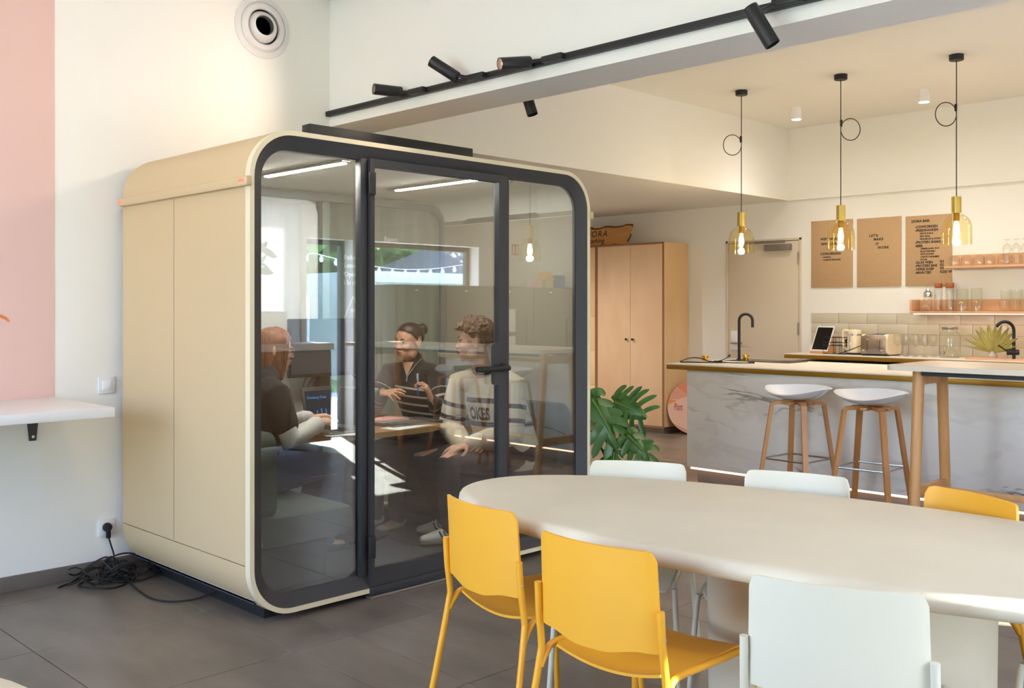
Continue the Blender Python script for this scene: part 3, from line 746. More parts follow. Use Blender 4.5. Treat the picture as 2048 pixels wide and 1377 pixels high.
    for body, y, z in (('BE', 3.665, 1.375), ('DO', 3.665, 1.288), ('HAVE', 3.648, 1.21)):
        lettering(body, .034, (X, y, z), (0, 1, 0), (0, 0, 1), 'chalk', rf, 'marker_note')
    return pod
build_pod()

# curtain behind the pod's rear glass, in the opening to the alcove
def build_curtain():
    m = MB()
    def fn(u, v):
        y = 3.66 + 1.5 * u; g = u * 46
        x = -5.48 + .03 * sin(g) + .012 * sin(g * 2.3 + 1)
        return Vector((x, y, .05 + 2.40 * v)), Vector((1, -.6 * cos(g), 0)).normalized()
    m.sheet(fn, 150, 2, .004)
    o = m.build('curtain', 'curtain'); tag(o, 'pale grey curtain in soft folds behind the glass back of the pod', 'curtain')
    m = MB()
    def fn2(u, v):
        y = 3.94 + 1.84 * u; g = u * 58
        return Vector((XR - .03 + .022 * sin(g) + .008 * sin(g * 2.1), y, .03 + 2.46 * v)), Vector((1, -.5 * cos(g), 0)).normalized()
    m.sheet(fn2, 170, 1, .002)
    c2 = m.build('sheer_curtain', 'sheer'); tag(c2, 'white sheer curtain glowing before the window left of the glass door, mirrored in the pod', 'curtain')
    m = MB(); m.tube([(XR - .03, 3.9, 2.51), (XR - .03, 5.8, 2.51)], .012, 8); m.build('curtain_rail', 'white_lam', c2)
    m = MB(); m.tube([(-5.48, 3.62, 2.47), (-5.48, 5.2, 2.47)], .012, 8); m.build('curtain_rail', 'grey_metal', o)
build_curtain()

# ------------------------------------------------------------------ pod furniture
def build_pod_furniture():
    def sofa(label, y0, y1, back_y, sgn):
        t = thing('sofa', label, 'sofa', (-4.5, (y0 + y1) / 2, .10), 0, None)
        m = MB(); m.bx(-5.04, -3.97, y0 + (.0 if sgn > 0 else .14), y1 - (.14 if sgn > 0 else 0), .10, .30, .01); m.build('base', 'blk', t)
        m = MB(); m.bx(-5.06, -3.925, y0 - (.02 if sgn > 0 else 0), y1 + (.02 if sgn < 0 else 0), .302, .455, .05); m.build('seat_cushion', 'sofa', t)
        for x0, x1 in ((-5.06, -4.50), (-4.49, -3.93)):
            m = MB(); m.prism(rrect(x0, x1, .44, .83, .07, 6), back_y, back_y + sgn * .11, 'y'); m.build('back_cushion', 'sofa', t)
    sofa('green-grey upholstered sofa in the pod, along its left side under the woman in jeans', 2.31, 2.86, 2.31, 1)
    sofa('green-grey upholstered sofa in the pod, along its right side under the curly-haired man', 3.84, 4.40, 4.42, -1)
    # meeting table fixed to the rear wall
    t = thing('meeting_table', 'oak-edged pod meeting table with rounded front between the two sofas', 'table', (-4.65, 3.35, .10))
    o = rrect(-5.35, -4.24, 2.88, 3.83, .30, 10); o = [(max(x, -5.06), y) for x, y in o]
    m = MB(); m.prism(o, .705, .735, 'z'); m.build('tabletop', 'podwood', t)
    m = MB(); m.lathe([(.05, .10), (.045, .3), (.045, .705)], (-4.66, 3.35, 0), 16); m.lathe([(.22, .10), (.22, .115), (.05, .125)], (-4.66, 3.35, 0), 24); m.build('pedestal', 'blk', t)
    # monitor on a post
    t = thing('monitor', 'black monitor on a post at the back of the pod table', 'monitor', (-5.02, 3.42, .735))
    m = MB(); m.box((-4.985, 3.425, 1.165), (.03, .565, .345), None, .006); m.build('casing', 'blk', t)
    m = MB(); m.box((-4.968, 3.425, 1.17), (.003, .545, .315)); m.build('screen', 'monitor', t)
    m = MB(); m.bx(-5.05, -4.99, 3.37, 3.44, .735, 1.16, .004); m.bx(-5.06, -4.92, 3.28, 3.52, .735, .745, .003); m.build('stand', 'char', t)
    for a in (0, .045, .09):
        m = MB(); m.tube(smooth_path([(-5.0, 3.28 + a, 1.0), (-4.99, 3.24 + a * .7, .90), (-5.0, 3.27 + a, .80), (-5.01, 3.31 + a, .742)], 6), .004, 6); m.build('cable', 'rubber', t)
    m = MB(); m.tube(smooth_path([(-5.0, 3.60, 1.0), (-4.98, 3.66, .92), (-4.99, 3.64, .82), (-5.01, 3.58, .742)], 6), .004, 6); m.build('cable', 'rubber', t)
    # touch panel leaning under the monitor
    t = thing('touch_panel', 'dark touch panel with glowing screen leaning below the monitor in the pod', 'touch panel', (-4.93, 3.31, .735))
    Rm = Matrix.Rotation(radians(-14), 3, 'Y')
    c = Vector((-4.915, 3.315, .838))
    m = MB(); m.box(c, (.016, .232, .205), Rm, .012); m.build('casing', 'char', t)
    m = MB(); m.box(c + Rm @ Vector((.0083, 0, -.006)), (.001, .205, .165), Rm); m.build('screen', 'screen_glow', t)
    up = Rm @ Vector((0, 0, 1)); nn = Rm @ Vector((1, 0, 0))
    lettering('Framery Four', .024, c + nn * .0095 + Vector((0, -.088, 0)) + up * .03, (0, 1, 0), up, 'cyan', t)
    for k, h in enumerate((.02, .03, .026)):
        m = MB(); m.box(c + nn * .0092 + Vector((0, -.03 + .03 * k, 0)) - up * (.06 - h / 2), (.0006, .006, h), Rm); m.build('level_bar', 'cyan', t)
    # open laptop of the woman in the vest
    t = thing('laptop', 'open grey laptop on the pod table in front of the woman in the vest', 'laptop', (-4.46, 3.10, .735))
    m = MB(); m.box((-4.46, 3.075, .743), (.32, .225, .014), None, .005); m.build('base', 'laptop_silver', t)
    m = MB(); m.box((-4.46, 3.10, .7505), (.28, .11, .002)); m.build('keyboard', 'keys', t)
    Rl = Matrix.Rotation(radians(-16), 3, 'X')
    m = MB(); m.box(Vector((-4.46, 3.192, .748)) + Rl @ Vector((0, 0, .112)), (.32, .008, .225), Rl, .003); m.build('lid', 'laptop_silver', t)
    m = MB(); m.box(Vector((-4.46, 3.192, .748)) + Rl @ Vector((0, -.0045, .113)), (.30, .001, .20), Rl); m.build('screen', 'screen_grey', t)
    # closed laptop and notebook
    t = thing('laptop', 'closed dark grey laptop lying on the pod table under a pink notebook', 'laptop', (-4.46, 3.60, .735), radians(-6))
    m = MB(); m.box((0, 0, .006), (.25, .34, .011), None, .004); m.build('base', 'laptop_silver', t, world=False)
    m = MB(); m.box((0, 0, .0165), (.25, .34, .008), None, .003); m.build('lid', 'laptop', t, world=False)
    t = thing('notebook', 'pink spiral notebook lying on the closed laptop', 'notebook', (-4.50, 3.49, .7555), radians(8))
    m = MB(); m.box((0, 0, .006), (.15, .205, .011), None, .001); m.build('pages', 'paper', t, world=False)
    m = MB(); m.box((0, 0, .0125), (.152, .208, .002)); m.build('cover', 'pink_paper', t, world=False)
    for k in range(7):
        m = MB(); q = [(-.076 + .009 * cos(2 * pi * i / 10), -.085 + .028 * k, .008 + .011 * sin(2 * pi * i / 10)) for i in range(10)]
        m.tube(q, .0014, 5, closed=True); m.build('spiral_ring', 'steel', t, world=False)
    for i, (x, y, w, l, rz, lb) in enumerate(((-4.335, 3.50, .14, .30, 12, 'white sheet of paper at the front edge of the pod table by the closed laptop'),
                                              (-4.30, 3.03, .10, .17, -24, 'white sheet of paper on the pod table near the open laptop'))):
        m = MB(); m.box((0, 0, .001), (w, l, .002)); o = m.build('paper_sheet', 'paper', None); o.location = (x, y, .7352); o.rotation_euler = (0, 0, radians(rz)); tag(o, lb, 'paper')
build_pod_furniture()
# ------------------------------------------------------------------ wall desk, vent, switch, outlet and cables
def build_left_wall_things():
    t = thing('wall_desk', 'white wall-hung desk below the pink painted field', 'desk', (XL, .5, .90))
    m = MB(); m.bx(XL + .003, -4.473, YR + .1, 1.909, .903, .948, .003); m.build('desktop', 'white_lam', t)
    for y in (1.80, .55):
        m = MB(); m.prism([(y - .032, .90), (y + .032, .90), (y + .016, .737), (y - .016, .737)], XL + .002, XL + .012, 'x')
        m.bx(XL + .002, -4.66, y - .022, y + .022, .893, .902, .001); b = m.build('bracket', 'char', t)
        m = MB(); m.lathe([(.009, 0), (.007, .005), (0, .006)], (XL + .012, y, .757), 12, Matrix.Rotation(pi / 2, 3, 'Y')); m.build('bolt', 'steel', b)
    # round air nozzle high on the wall
    c = Vector((XL, 3.103, 3.07)); RX = Matrix.Rotation(pi / 2, 3, 'Y')
    t = thing('air_nozzle', 'round white swivelling air nozzle high on the left wall', 'air vent', c)
    m = MB(); m.lathe([(.185, 0), (.183, .006), (.150, .012), (.148, .006), (.128, .010)], c, 48, RX, True, False); m.build('flange', 'vent', t)
    m = MB(); m.lathe([(.146, .008), (.135, .022), (.112, .026), (.104, .020), (.104, .0)], c, 48, RX, False, False); m.build('ring', 'vent', t)
    Rn = Vector((0, 0, 1)).rotation_difference(Vector((.985, -.10, .05)).normalized()).to_matrix()
    m = MB(); pr = [(.100 * cos(radians(a)), .100 * sin(radians(a))) for a in range(-25, 60, 8)]
    pr = [q for q in pr if q[0] > .064] + [(.062, .080), (.058, .070), (.058, -.02)]
    m.lathe(pr, c + Vector((-.03, 0, 0)), 40, Rn, True, False); ball = m.build('ball', 'vent', t)
    m = MB(); m.lathe([(.0575, .068), (.0575, -.02), (.0, -.02)], c + Vector((-.03, 0, 0)), 28, Rn, False, False); m.build('bore', 'dark_hole', ball)
    # switch and socket
    t = thing('light_switch', 'white square light switch on the wall beside the pod', 'light switch', (XL, 2.171, .994))
    m = MB(); m.box((XL + .005, 2.171, .994), (.010, .088, .088), None, .003); m.build('plate', 'tab_white', t)
    m = MB(); m.box((XL + .0105, 2.171, .994), (.008, .046, .046), None, .002); m.build('rocker', 'white_lam', t)
    t = thing('wall_socket', 'white wall socket low on the wall beside the pod', 'socket', (XL, 2.171, .245))
    m = MB(); m.box((XL + .005, 2.171, .245), (.010, .088, .088), None, .003); m.build('plate', 'tab_white', t)
    m = MB(); m.lathe([(.028, .0101), (.026, .006), (.0, .006)], (XL + .001, 2.171, .245), 24, RX, False, False); m.build('well', 'vent', t)
    t = thing('power_cable', 'black power cable with plug hanging from the low wall socket to the floor', 'cable', (XL + .02, 2.171, .22))
    m = MB(); m.lathe([(.023, .008), (.023, .026), (.018, .034), (.012, .036), (0, .036)], (XL, 2.171, .247), 18, RX); m.box((XL + .03, 2.171, .218), (.018, .024, .055), None, .006); m.build('plug', 'rubber', t)
    m = MB(); m.tube(smooth_path([(XL + .03, 2.171, .20), (XL + .032, 2.185, .15), (XL + .03, 2.20, .10), (XL + .035, 2.198, .05), (XL + .05, 2.175, .012), (XL + .09, 2.12, .008), (XL + .16, 2.07, .008)], 6), .0045, 8); m.build('cord', 'rubber', t)
    # heap of cables on the floor by the pod
    t = thing('cable_heap', 'tangled heap of black cables on the floor at the rear corner of the pod', 'cables', (XL + .2, 2.15, 0))
    rnd = random.Random(3)
    m = MB()
    for k in range(13):
        pts = []
        cx, cy = XL + .17 + rnd.uniform(-.07, .07), 2.13 + rnd.uniform(-.10, .10); rx, ry = rnd.uniform(.05, .13), rnd.uniform(.06, .155); ph = rnd.uniform(0, 6.28); h = rnd.uniform(.008, .085)
        for i in range(9):
            a = ph + i * 2 * pi / 9 * 1.05
            pts.append((max(XL + .02, cx + rx * cos(a)), cy + ry * sin(a), max(.006, h * (1 + .6 * sin(a * 2 + k)) * (1 - k * .02))))
        m.tube(smooth_path(pts, 5), .0048, 6)
    m.tube(smooth_path([(XL + .10, 2.02, .03), (XL + .09, 1.96, .012), (XL + .10, 1.91, .006), (XL + .12, 1.88, .006)], 5), .0048, 6)
    m.build('cable_coil', 'rubber', t)
    m = MB(); m.tube(smooth_path([(XL + .26, 2.16, .03), (XL + .42, 2.15, .007), (XL + .62, 2.13, .007), (XL + .74, 2.17, .007), (XL + .80, 2.26, .012), (XL + .82, 2.35, .03)], 6), .0048, 6); m.build('loose_cable', 'rubber', t)
build_left_wall_things()

# ------------------------------------------------------------------ track lights
def build_track():
    y0 = YF
    t = thing('light_track', 'long black light track along the white beam', 'light track', (-2.2, y0, 2.615))
    m = MB(); m.bx(XL - .0 + .005, 1.1, y0 - .034, y0 - .002, 2.600, 2.632, .002); m.build('rail', 'blk', t)
    m = MB(); m.bx(XL + .01, 1.1, y0 - .0355, y0 - .033, 2.611, 2.621); m.build('groove', 'rubber', t)
    t2 = thing('light_track', 'short black light track on the far side of the white beam', 'light track', (-3.7, 3.90, 2.78))
    m = MB(); m.bx(-5.0, -1.0, 3.902, 3.934, 2.76, 2.792, .002); m.build('rail', 'blk', t2)
    def spot(label, p, d, lit, power, adapter_x, col=(1.0, .77, .60), ty=None, size=68, L=.17):
        """cylindrical head centred at p pointing along d"""
        d = Vector(d).normalized(); p = Vector(p)
        h = thing('track_spotlight', label, 'spotlight', p, 0, 'black spotlights on the light tracks')
        R = Vector((0, 0, 1)).rotation_difference(d).to_matrix()
        m = MB(); m.lathe([(0, -L / 2), (.029, -L / 2), (.031, -L / 2 + .003), (.031, L / 2), (.0285, L / 2), (.0275, L / 2 - .03)], p, 28, R, True, False); m.build('head', 'blk', h)
        m = MB(); m.lathe([(.0, L / 2 - .028), (.0272, L / 2 - .028)], p, 28, R, False, False); m.build('lamp_face', 'spot_lit' if lit else 'blk_gloss', h)
        ay, az = (y0 - .05, 2.616) if ty is None else ty
        m = MB(); m.box((adapter_x, ay, az), (.13, .032, .030), None, .003)
        sx = adapter_x - .05
        m.tube([(sx, ay, az), tuple(Vector((sx, ay, az)).lerp(p - d * L * .3, .5)), tuple(p - d * L * .3)], .010, 8); m.build('adapter', 'blk', h)
        if lit:
            l = bpy.data.lights.new('spot_lamp', 'SPOT'); l.energy = power; l.color = col; l.spot_size = radians(size); l.spot_blend = .8; l.shadow_soft_size = .024
            lo = bpy.data.objects.new('spot_lamp', l); COL.objects.link(lo); lo.parent = h
            lo.location = d * (L / 2 + .012); lo.rotation_euler = d.to_track_quat('-Z', 'Y').to_euler()
    MT['spot_lit'] = emit_mat('spot_face', (255, 205, 175), 12.0)
    spot('black track spotlight nearest the wall corner, glowing and pointing left', (-4.47, y0 - .11, 2.638), (-.34, -.94, .02), True, 16, -4.28, size=130, L=.165)
    spot('black track spotlight tipped up, its back towards the room, second from the corner', (-3.97, y0 - .12, 2.672), (-.65, -.42, .52), False, 0, -3.80)
    spot('black track spotlight, glowing face turned to the left wall, third from the corner', (-3.44, y0 - .12, 2.612), (-.30, -.93, -.16), True, 12, -3.25, size=110, L=.17)
    spot('black track spotlight hanging steeply down towards the right end of the track', (-2.06, y0 - .13, 2.515), (.42, .24, -.86), False, 0, -1.99, L=.18)
    spot('black spotlight hanging below the far side of the white beam', (-3.885, 4.02, 2.565), (.30, .10, -.95), False, 0, -3.80, ty=(3.95, 2.775), L=.15)
build_track()

# ------------------------------------------------------------------ pendants and ceiling spots
def build_pendants():
    def pendant(name, label, x, y, loop_dir, loop_h):
        t = thing(name, label, 'pendant lamp', (x, y, ZK), 0, 'yellow glass pendant lamps over the kitchen island')
        m = MB(); m.lathe([(.052, 0), (.052, -.036), (.048, -.042), (0, -.042)], (x, y, ZK), 12); m.build('canopy', 'blk', t)
        m = MB(); m.tube([(x, y, ZK - .04), (x, y, 2.22)], .0038, 8); m.build('cord', 'blk', t)
        R = Vector((cos(radians(45)), sin(radians(45)), 0)) * loop_dir
        lz = 2.83 + loop_h
        ctr = Vector((x, y, lz)) + R * .078
        m = MB(); m.tube([ctr + R * (.078 * cos(a)) * (1) + Vector((0, 0, .088 * sin(a))) for a in [2 * pi * i / 40 for i in range(40)]], .0036, 8, closed=True); lp = m.build('cord_loop', 'blk', t)
        m = MB(); m.box((x + R.x * .004, y + R.y * .004, lz + .05), (.017, .017, .055), None, .004); m.build('cord_clip', 'blk', lp)
        m = MB(); m.lathe([(0, 2.228), (.033, 2.228), (.035, 2.226), (.035, 2.108), (.030, 2.106), (0, 2.106)], (x, y, 0), 28); m.build('socket', 'brass2', t)
        m = MB(); m.lathe([(.022, 2.106), (.022, 2.045), (0, 2.045)], (x, y, 0), 20); m.build('lampholder', 'brass', t)
        pr = [(.034, 2.106)] + [(.106 * sin(radians(a)) , 2.0 + .105 * cos(radians(a))) for a in range(22, 91, 8)] + [(.107, 1.95), (.108, 1.875), (.105, 1.872), (.104, 1.95)] + [(.103 * sin(radians(a)), 2.0 + .102 * cos(radians(a))) for a in range(86, 20, -8)]
        m = MB(); m.lathe(pr, (x, y, 0), 40, None, False, False); m.build('glass_shade', 'amber', t)
        m = MB(); m.lathe([(0, 2.05), (.012, 2.045), (.014, 2.02), (.022, 1.985), (.020, 1.955), (.010, 1.935), (0, 1.93)], (x, y, 0), 18); m.build('bulb', 'bulb', t)
        l = bpy.data.lights.new('pendant_lamp', 'POINT'); l.energy = 8; l.color = (1, .86, .68); l.shadow_soft_size = .03
        lo = bpy.data.objects.new('pendant_lamp', l); COL.objects.link(lo); lo.parent = t; lo.location = (0, 0, 1.90 - ZK)
        return t
    pendant('pendant_lamp', 'yellow glass pendant lamp hanging in front of the kitchen door', -4.63, 7.43, -1, -.02)
    pendant('pendant_lamp', 'yellow glass pendant lamp hanging before the left one of three kraft boards', -3.75, 7.49, 1, .01)
    pendant('pendant_lamp', 'yellow glass pendant lamp hanging at the menu board and shelf end', -2.85, 7.51, -1, .01)
    pendant('pendant_lamp', 'yellow glass pendant lamp seen mirrored in the right glass pane of the pod', -.89, 7.13, 1, 0)
    for x, y, lb in ((-4.652, 8.415, 'white cylinder ceiling spot behind the left pendant'), (-3.487, 8.476, 'white cylinder ceiling spot between the middle and right pendants'), (-2.30, 8.5, 'unseen white cylinder spot added out of frame to brighten the back counter'), (-1.10, 8.5, 'unseen white cylinder spot added out of frame at the end of the back counter'), (-7.25, 7.2, 'unseen ceiling spot added behind the pod to brighten the plywood cupboard'), (-8.3, 7.3, 'unseen ceiling spot added in the alcove to brighten the cupboard with small doors'), (-6.5, 4.5, 'unseen ceiling spot added in the alcove to backlight the grey curtain')):  # spots by the pendants are fixtures, the others are added unseen fill lamps
        zk = ZK if x > -5.2 else ZB - .01
        t = thing('ceiling_spot', lb, 'ceiling light', (x, y, zk), 0, 'white ceiling spots of the kitchen')
        m = MB(); m.lathe([(.044, 0), (.046, -.002), (.046, -.112), (.043, -.115), (.041, -.108)], (x, y, zk), 28, None, True, False); m.build('housing', 'white_lam', t)
        m = MB(); m.lathe([(0, -.107), (.041, -.107)], (x, y, zk), 28, None, False, False); m.build('lamp_face', 'led', t)
        l = bpy.data.lights.new('downlight_lamp', 'SPOT'); l.energy = 24 if zk == ZK else 75; l.color = (1, .95, .89); l.spot_size = radians(125 if zk == ZK else 165); l.spot_blend = 1.0; l.shadow_soft_size = .04
        lo = bpy.data.objects.new('downlight_lamp', l); COL.objects.link(lo); lo.parent = t; lo.location = (0, 0, -.13)
build_pendants()

def build_fill_lights():  # unseen lamps added to brighten the beam and the front room
    for x, y, lb in ((-3.3, 1.3, 'unseen round fill light added out of frame before the left end of the beam'), (-1.1, 1.3, 'unseen round fill light added out of frame before the right end of the beam')):
        t = thing('fill_light', lb, 'ceiling light', (x, y, ZC), 0, 'added round fill lights of the front room')
        m = MB(); m.lathe([(.20, 0), (.205, -.01), (.205, -.07), (.19, -.075)], (x, y, ZC), 40, None, True, False); m.build('housing', 'white_lam', t)
        m = MB(); m.lathe([(0, -.072), (.19, -.072)], (x, y, ZC), 40, None, False, False); m.build('diffuser', 'diff_warm', t)
        l = bpy.data.lights.new('fill_lamp', 'POINT'); l.shadow_soft_size = .10; l.energy = 15; l.color = (1, .88, .74)
        lo = bpy.data.objects.new('fill_lamp', l); COL.objects.link(lo); lo.parent = t; lo.location = (0, 0, -.18)
MT['diff_warm'] = emit_mat('fill_glow', (255, 236, 212), 2.0)
build_fill_lights()

# ------------------------------------------------------------------ kitchen island, back counter, shelves
HC = .95
def build_kitchen():
    t = thing('kitchen_island', 'kitchen island with white marble front, brass-edged counter and glowing plinth', 'kitchen island', (-2.4, 7.15, 0))
    m = MB(); m.bx(-4.635, -.15, 6.63, 7.62, .125, HC - .045, .002); m.build('marble_body', 'marble', t)
    m = MB(); m.bx(-4.82, -.05, 6.605, 7.70, HC - .010, HC, .001); ct = m.build('countertop', 'counter', t)
    m = MB(); m.bx(-4.82, -.05, 6.607, 7.70, HC - .046, HC - .0105, .001); m.build('brass_edge', 'brass', ct)
    m = MB(); m.bx(-4.58, -.2, 6.70, 7.58, 0, .124); pl = m.build('plinth', 'skirt', t)
    m = MB(); m.bx(-4.61, -.2, 6.645, 6.66, .108, .1245); m.build('led_strip', 'led_warm', pl)
    m = MB(); m.bx(-4.62, -4.605, 6.66, 7.55, .108, .1245); m.build('led_strip', 'led_warm', pl)
    # sink and tap in the island
    s = thing('sink_plate', 'black sink plate let into the left end of the island counter', 'sink', (-4.55, 7.36, HC))
    m = MB(); m.prism(rrect(-4.72, -4.10, 7.28, 7.62, .02, 4), HC + .0005, HC + .004, 'z'); m.build('rim', 'blk', s)
    m = MB(); m.prism(rrect(-4.66, -4.3, 7.33, 7.57, .03, 4), HC + .0041, HC + .0045, 'z'); m.build('basin', 'blk_gloss', s)
    def tap(name, label, x, y, d, h, r, rt, lever):
        t = thing(name, label, 'tap', (x, y, HC))
        d = Vector(d).normalized(); b = Vector((x, y, HC))
        pts = [b, b + Vector((0, 0, h - r))] + [b + d * (r - r * cos(a)) + Vector((0, 0, h - r + r * sin(a))) for a in [pi * i / 14 for i in range(1, 15)]]
        pts.append(pts[-1] + Vector((0, 0, -.06)))
        m = MB(); m.tube(pts, rt, 12); m.lathe([(rt * 2, 0), (rt * 2, .008), (rt, .012)], b, 18); m.build('spout', 'blk', t)
        if lever:
            m = MB(); m.tube([b + Vector((-.02, 0, .075)), b + Vector((.035, 0, .075))], .026, 14); m.tube([b + Vector((-.02, 0, .08)), b + Vector((-.09, -.01, .115))], .007, 8); m.build('lever', 'blk', t)
        return t
    tap('black_tap', 'tall black tap on the left end of the island counter', -4.69, 7.49, (.9, .45, 0), .40, .057, .0125, False)
    for x, y, lb in ((-4.80, 7.13, 'small gold knob on the island counter beside the black cables'), (-4.60, 7.45, 'small gold knob on the island counter right of the black tap')):
        k = thing('gold_knob', lb, 'knob', (x, y, HC), 0, 'gold knobs on the island counter')
        m = MB(); m.lathe([(.026, 0), (.027, .014), (.020, .018), (.018, .024), (.030, .028), (.030, .040), (.024, .046), (0, .047)], (x, y, HC + .0042 if x > -4.7 else HC), 20); m.build('grip', 'gold', k)
    c = thing('charging_cables', 'black charging cables looped on the left end of the island counter', 'cables', (-4.7, 6.9, HC))
    m = MB(); m.tube(smooth_path([(-4.53, 6.92, HC + .006), (-4.62, 6.86, HC + .006), (-4.72, 6.80, HC + .006), (-4.79, 6.76, HC + .006), (-4.80, 6.82, HC + .02), (-4.79, 6.92, HC + .035), (-4.74, 6.98, HC + .03), (-4.66, 6.97, HC + .01), (-4.58, 6.99, HC + .006), (-4.48, 6.97, HC + .006)], 6), .005, 6); m.build('loop_cable', 'rubber', c)
    m = MB(); m.tube(smooth_path([(-4.62, 7.00, HC + .006), (-4.58, 7.07, HC + .02), (-4.57, 7.13, HC + .045)], 5), .004, 6); m.box((-4.566, 7.14, HC + .052), (.018, .03, .014), Euler((.5, 0, .2)), .003); m.build('cable_end', 'rubber', c)
    m = MB(); m.tube(smooth_path([(-4.48, 6.97, HC + .006), (-4.40, 6.98, HC + .006), (-4.31, 7.04, HC + .006)], 5), .004, 6); m.box((-4.30, 7.05, HC + .008), (.05, .014, .012), Euler((0, 0, .6)), .003); m.box((-4.55, 6.95, HC + .010), (.07, .022, .018), Euler((0, 0, .2)), .003); m.build('cable_end', 'rubber', c)
    # back counter with base cabinets
    t = thing('back_counter', 'brass-edged white back counter under the long tiles', 'counter', (-3.2, 9.16, 0))
    m = MB(); m.bx(-5.058, -.3, 8.90, YB - .012, HC - .009, HC, .001); ct = m.build('countertop', 'counter', t)
    m = MB(); m.bx(-5.058, -.3, 8.902, YB - .012, HC - .046, HC - .0095, .001); m.build('brass_edge', 'brass', ct)
    for k in range(7):
        x0 = -5.03 + k * .66
        m = MB(); m.bx(x0, x0 + .655, 8.94, YB - .012, .1, HC - .075, .002); cb = m.build('cabinet', 'counter', t)
        m = MB(); m.bx(x0 + .003, x0 + .326, 8.921, 8.939, .102, .86, .002); m.build('cabinet_door', 'counter', cb)
        m = MB(); m.bx(x0 + .329, x0 + .652, 8.921, 8.939, .102, .86, .002); m.build('cabinet_door', 'counter', cb)
    # shelves
    def shelf(label, x0, x1, zb, zt, led):
        t = thing('wall_shelf', label, 'shelf', ((x0 + x1) / 2, YB - .1, zb))
        m = MB(); m.bx(x0, x1, YB - .21, YB - .003, zb, zb + .020, .002); m.build('board', 'shelf_wood', t)
        m = MB(); m.bx(x0, x1, YB - .022, YB - .003, zb + .021, zt, .002); m.build('back_rail', 'shelf_wood', t)
        m = MB(); m.bx(x0, x0 + .018, YB - .21, YB - .0225, zb + .021, zt, .002)
        if led: m.build('end_board', 'shelf_wood', t)
        if led:
            m = MB(); m.bx(x0 + .03, x1 - .03, YB - .195, YB - .175, zb - .008, zb - .001); m.build('led_strip', 'led_warm', t)
    shelf('long lower pink-toned wooden wall shelf with light strip, holding bottles and jars', -3.924, -1.6, 1.352, 1.482, True)
    shelf('upper wooden wall shelf beside the menu board, holding drinking glasses', -3.60, -1.6, 1.765, 1.895, False)
build_kitchen()

# ------------------------------------------------------------------ boards on the back wall
def build_boards():
    def board(label, x0, x1, z0, z1):
        t = thing('kraft_board', label, 'board', ((x0 + x1) / 2, YB, z0))
        m = MB(); m.bx(x0, x1, YB - .012, YB - .002, z0, z1, .001); m.build('sheet', 'kraft', t)
        for x in (x0 + .012, x1 - .012):
            m = MB(); m.lathe([(.005, 0), (.004, .003), (0, .0035)], (x, YB - .012, z1 - .012), 10, Matrix.Rotation(pi / 2, 3, 'X')); m.build('pin', 'steel', t)
        return t
    Y = YB - .0125
    def L(t, body, size, x, z, **kw): lettering(body, size, (x, Y, z), (1, 0, 0), (0, 0, 1), 'ink', t, 'letter_row', bold=size * .035, **kw)
    b1 = board('leftmost kraft board with wifi and coworking lettering', -5.035, -4.586, 1.612, 2.298)
    L(b1, 'WIFI: NORA', .036, -4.93, 2.095, space=1.05); L(b1, 'WW: LINK', .036, -4.925, 2.045, space=1.05)
    L(b1, 'COWORKING', .034, -4.93, 1.945, space=1.02); L(b1, '\u2022 DAGPAS', .022, -4.915, 1.915); L(b1, '\u2022 10-BEURTENKAART', .022, -4.915, 1.887)
    b2 = board("middle kraft board reading LET'S MAKE IT WORK", -4.539, -4.093, 1.612, 2.292)
    for body, x, z in (("LET'S", -4.41, 2.105), ('MAKE', -4.365, 2.068), ('IT', -4.345, 2.022), ('WORK', -4.325, 1.985)):
        L(b2, body, .034, x, z, space=1.15)
    b3 = board('rightmost kraft board with the bar menu in black letters', -4.049, -3.612, 1.612, 2.284)
    L(b3, 'DORA BAR:', .034, -3.99, 2.220)
    rows = (('-COWORKEN', -3.955, 2.165, .034), ('-FRISDRANKEN', -3.955, 2.132, .032), ('FRITZ KOLA', -3.91, 2.104, .023), ('RED BULL', -3.91, 2.078, .023), ('FRANKLIN & SONS', -3.91, 2.052, .023),
            ('-PROTEIN SHAKE', -3.955, 2.018, .032), ('-BIER', -3.955, 1.984, .032), ('OMMEGANG ZOT', -3.905, 1.960, .022), ('BLANTJENSEN', -3.905, 1.934, .022), ('VETE KLINKE', -3.905, 1.908, .022),
            ('TANTE HANNEKE', -3.905, 1.882, .022), ('DUVEL', -3.905, 1.856, .022), ('-GLAS WIJN', -3.955, 1.826, .032), ('-PROTEIN BAR', -3.955, 1.794, .032), ('-VERSE SOEP', -3.955, 1.762, .032), ('-MAALTIJD', -3.955, 1.730, .032))
    for body, x, z, s in rows: L(b3, body, s, x, z)
    for body, z in (('\u20ac4', 1.830), ('\u20ac2', 1.798), ('\u20ac5', 1.766), ('\u20acZIE VP', 1.732)): L(b3, body, .032, -3.722, z)
build_boards()

